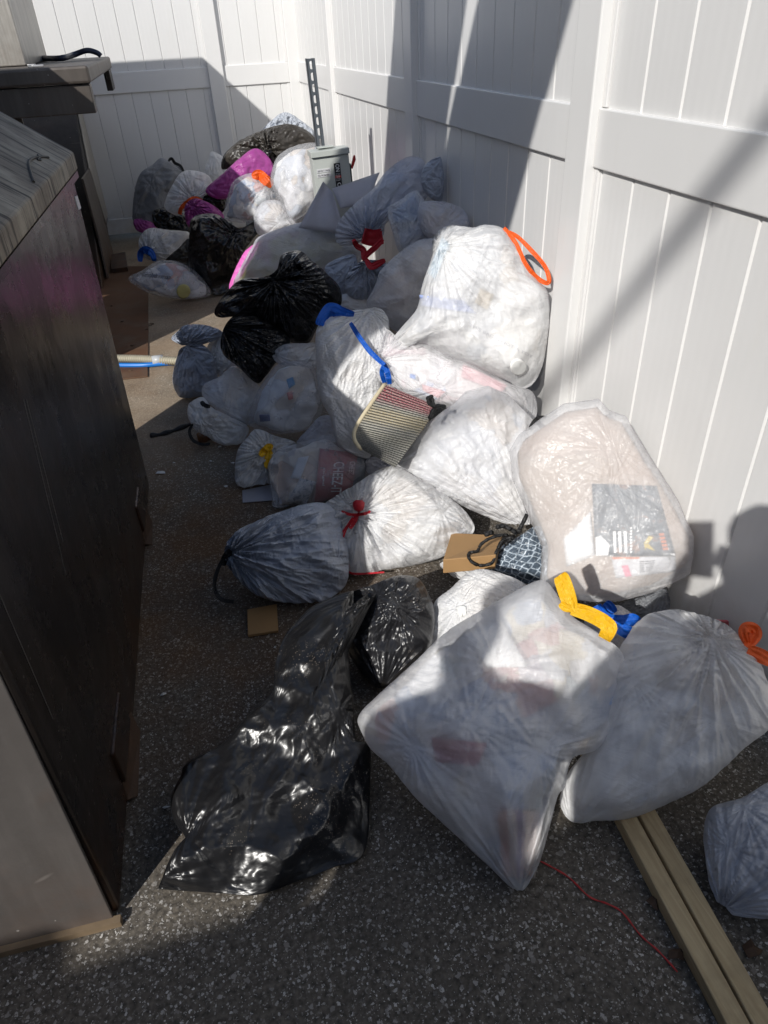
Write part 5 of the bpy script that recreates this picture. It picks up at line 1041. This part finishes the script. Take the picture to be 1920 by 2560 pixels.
# ------------------------------------------------------------------ disconnect switch on a slotted strut
ENC = simple('grey_enamel', (.46, .485, .455), .42, 0, .05, 12, .05); STRUT = simple('galvanised_strut', (.11, .125, .14), .5, .3, .12, 25)
TB = 3.70
sp_ = ont(790, 250, TB); sx0, sy0 = sp_[0], sp_[1]; ztop_s = ony(778, 146, sy0)[2]
er = empty('disconnect_switch', (sx0, sy0, 0), 'grey electrical switch box on a slotted steel strut above the bags', 'switch box'); er['abs'] = [float(sx0), float(sy0), 0]
tl = R(2.2)   # the strut leans slightly
def lean(x, z): return sx0+x+math.tan(tl)*(ztop_s-z)*.0-math.tan(tl)*(z-1.1)
bm = bmesh.new(); hw, sw, pit, ph_ = .0207, .0075, .0508, .016
zs = np.arange(ztop_s, .0, -pit)
def q4(a, b_, c, d): bm.faces.new([bm.verts.new(v) for v in (a, b_, c, d)])
def P_(x, z, y=0): return (lean(x, z), sy0+y, z)
for z1 in zs:
    z0 = z1-pit; m0, m1 = z1-ph_, z1-ph_-.026
    q4(P_(-hw, z0), P_(-sw, z0), P_(-sw, z1), P_(-hw, z1)); q4(P_(sw, z0), P_(hw, z0), P_(hw, z1), P_(sw, z1))
    top = [(sw*math.cos(a), m0+sw*math.sin(a)*.9-sw*.2) for a in np.linspace(math.pi, 0, 7)]; bot = [(sw*math.cos(a), m1-sw*math.sin(a)*.9+sw*.2) for a in np.linspace(math.pi, 0, 7)]
    bm.faces.new([bm.verts.new(P_(*p)) for p in [(-sw, z1)]+top+[(sw, z1)]][::-1]); bm.faces.new([bm.verts.new(P_(*p)) for p in [(-sw, z0)]+bot+[(sw, z0)]])
for s in (-hw, hw): q4(P_(s, 0), P_(s, ztop_s), P_(s, ztop_s, .041), P_(s, 0, .041))
for s, k in ((-hw, .009), (hw, -.009)): q4(P_(s, 0, .041), P_(s, ztop_s, .041), P_(s+k, ztop_s, .041), P_(s+k, 0, .041))
me = bpy.data.meshes.new('strut'); bm.to_mesh(me); bm.free(); me.materials.append(STRUT); o = bpy.data.objects.new('strut', me); C.objects.link(o); o.parent = er; o.location = (-sx0, -sy0, 0)
sm = o.modifiers.new('thick', 'SOLIDIFY'); sm.thickness = .0025
YB = sy0-.10
a_, b_, c_ = ony(*px('M', [(157, 366)])[0], YB), ony(*px('M', [(516, 308)])[0], YB), ony(*px('M', [(196, 872)])[0], YB)
xvb = (b_-a_)/np.linalg.norm(b_-a_); zvb = np.cross(xvb, [0, 1, 0]); zvb = zvb if zvb[2] > 0 else -zvb; yvb = np.cross(zvb, xvb); wb = np.linalg.norm(b_-a_); hb_ = .36; print('switch', a_, b_, wb)
zvb = np.array([-math.tan(tl), 0, 1.]); zvb /= np.linalg.norm(zvb); xvb = np.array([zvb[2], 0, -zvb[0]]); yvb = np.array([0, 1., 0])
def bx(x0, x1, y0, y1, z0, z1, name, mat, bev=.003):
    m = MB(); m.add([a_+xvb*x+yvb*y+zvb*z for z in (z0, z1) for y in (y0, y1) for x in (x0, x1)], [(0, 2, 3, 1), (4, 5, 7, 6), (0, 1, 5, 4), (2, 6, 7, 3), (0, 4, 6, 2), (1, 3, 7, 5)]); return m.build(name, mat, er, bevel=bev)
bx(0, wb, 0, .095, -hb_, -.002, 'enclosure', ENC, .0012); bx(-.006, wb+.004, -.014, .10, -.004, .024, 'rain_hood', ENC, .002); bx(wb*.22, wb*.66, .03, .085, .031, .036, 'hub_plate', ENC, .002)
bx(wb*.565, wb*.735, -.0035, -.0005, -.185, -.045, 'label', simple('black_label', (.012, .012, .014), .4), .0); bx(wb*.568, wb*.732, -.0045, -.0038, -.118, -.106, 'label_stripe', simple('red_label', (.55, .05, .04), .4), 0)
bx(wb*.085, wb*.465, -.0028, -.0005, -.082, -.064, 'name_plate', STK, 0); bx(wb*.085, wb*.465, -.0028, -.0005, -.104, -.087, 'name_plate', STK, 0)
def bt(s, x, z, h, mat, wid=None, off=-.006, xv=None, zv=None): return text_plane('lettering', s, a_+xvb*x+yvb*off+zvb*z, xv if xv is not None else xvb, zv if zv is not None else zvb, h, mat, er, wid)
# the label reads downward-turned: ON at the top, OFF at the bottom, letters turned a quarter
bt('ON', wb*.60, -.050, wb*.11, INKW, .036, -.005, -zvb, xvb); bt('OFF', wb*.60, -.142, wb*.11, INKW, .050, -.005, -zvb, xvb)
bt('DANGER', wb*.60, -.1155, .0065, INKW, wb*.1, -.0055)
for k_ in range(4): bt('DISCONNECT' if k_ % 2 else 'SAFETY SWITCH', wb*.58, -.0985+k_*.0 -(.0 if k_ < 2 else .026)-(k_ % 2)*.007, .0035, INKW, wb*.13, -.005)
bt('208 VOLT 3 PHASE', wb*.10, -.0785, .010, INKD, wb*.34, -.0035); bt('FED FROM MSB-1', wb*.10, -.1005, .010, INKD, wb*.34, -.0035)
bx(wb+.0005, wb+.012, .02, .06, -.20, -.06, 'side_bracket', simple('dark_green_steel', (.06, .08, .07), .5, .3), .002)
m = MB(); m.prism([a_+xvb*(wb+.012)+yvb*.03+zvb*-.085, a_+xvb*(wb+.022)+yvb*.03+zvb*-.09, a_+xvb*(wb+.045)+yvb*.03+zvb*-.045, a_+xvb*(wb+.043)+yvb*.03+zvb*-.022, a_+xvb*(wb+.034)+yvb*.03+zvb*-.026], yvb*.018); m.build('handle', simple('red_handle', (.55, .03, .03), .35), er, bevel=.003)
# ------------------------------------------------------------------ things outside the picture that throw the shadows in it
def person(base, label, phone, sc_=1., turn=0.):
    bx_, by_ = base; rt = empty('person', (bx_, by_, 0), label, 'person'); rt['abs'] = [float(bx_), float(by_), 0]
    J = {}; Vs = []; Es = []; Rr = []
    def j(n, p, r, par=None, absol=False):
        J[n] = len(Vs); q = np.array(p, float)*(1 if absol else sc_); Vs.append(tuple(q-np.array([bx_, by_, 0]) if absol else q)); Rr.append(r*(1 if absol else sc_))
        if par: Es.append((J[par], J[n]))
    j('pelvis', (0, -.02, .95), .19); j('waist', (0, -.01, 1.08), .19, 'pelvis'); j('chest', (.02, .02, 1.25), .22, 'waist'); j('collar', (.08, .05, 1.38), .11, 'chest')
    hx = (.22, .12) if phone else (.0, .06)
    j('neck', (.18 if phone else .03, .08, 1.44), .058, 'collar'); j('jaw', (hx[0], hx[1], 1.50), .072, 'neck'); j('head', (hx[0], hx[1]+.02, 1.575), .098, 'jaw'); j('crown', (hx[0], hx[1]+.01, 1.645), .078, 'head')
    for s, k in ((-1, 'a'), (1, 'b')):
        j('sh'+k, (.04+s*.22, .03, 1.33), .072, 'chest')
        if phone:
            j('el'+k, (.07+s*.29, .14, 1.12), .050, 'sh'+k); j('wr'+k, (s*.085, -.085, 1.36), .030, 'el'+k, True); j('pa'+k, (s*.068, -.055, 1.42), .028, 'wr'+k, True)
            for q in range(4):
                j('f%d%s' % (q, k), (s*.062, -.038-.004*q, 1.395+.02*q), .009, 'pa'+k, True); j('g%d%s' % (q, k), (s*.040, -.030-.004*q, 1.397+.02*q), .0075, 'f%d%s' % (q, k), True)
            j('t'+k, (s*.052, -.072, 1.42), .010, 'pa'+k, True); j('u'+k, (s*.03, -.065, 1.445), .008, 't'+k, True)
        else:
            j('el'+k, (s*.27, .02, 1.06), .048, 'sh'+k); j('wr'+k, (s*.27, .10, .84), .032, 'el'+k); j('pa'+k, (s*.265, .13, .76), .030, 'wr'+k)
            for q in range(4):
                j('f%d%s' % (q, k), (s*.262, .105+.02*q, .70-.004*q), .0095, 'pa'+k); j('g%d%s' % (q, k), (s*.245, .115+.02*q, .655), .008, 'f%d%s' % (q, k))
            j('t'+k, (s*.235, .175, .73), .011, 'pa'+k); j('u'+k, (s*.225, .19, .70), .009, 't'+k)
        j('hp'+k, (s*.11, -.02, .87), .12, 'pelvis'); j('kn'+k, (s*.12, .0, .50), .072, 'hp'+k); j('an'+k, (s*.13, -.04, .10), .048, 'kn'+k); j('to'+k, (s*.15, .10, .045), .042, 'an'+k)
    me = bpy.data.meshes.new('body'); me.from_pydata(Vs, Es, []); o = bpy.data.objects.new('body', me); C.objects.link(o); o.parent = rt
    s = o.modifiers.new('skin', 'SKIN')
    for i, r in enumerate(Rr): me.skin_vertices[0].data[i].radius = (r, r)
    me.skin_vertices[0].data[0].use_root = True
    u = o.modifiers.new('sub', 'SUBSURF'); u.levels = 1; u.render_levels = 1
    me.materials.append(simple('dark_cloth', (.03, .035, .05), .85, 0, .2, 60)); return rt
person((-.17, -.30), 'person in dark clothes standing behind the camera, both hands holding up a phone', True)
person((-.69, -.22), 'unseen figure in dark clothes added beside the photographer to shade the front bag', False, .95)  # second figure is added only to widen the shade on the front bag
b = MB(); M_ = Matrix(((RX[0], UX[0], -FX[0], 0), (RX[1], UX[1], -FX[1], 0), (RX[2], UX[2], -FX[2], EYE), (0, 0, 0, 1)))
b.box((-.036, -.135, .012), (.036, .018, .020), M_); o = b.build('phone', simple('phone_glass', (.02, .02, .022), .2), None, bevel=.003); tag(o, 'black phone held up between both hands of the person', 'phone')
# overhead service cable
A_ = np.array([1.1625, 1.75, .82])-6*SUN/SUN[0]; e_ = np.array([1., 1.08-.83*.98, 0.]); e_ /= np.linalg.norm(e_)
b = MB(); b.tube([A_-e_*9, A_-e_*4+np.array([0, 0, -.0]), A_, A_+e_*9], .030, 8); tag(b.build('overhead_cable', CORD, None, True), 'thick black overhead cable crossing high above the enclosure', 'cable')
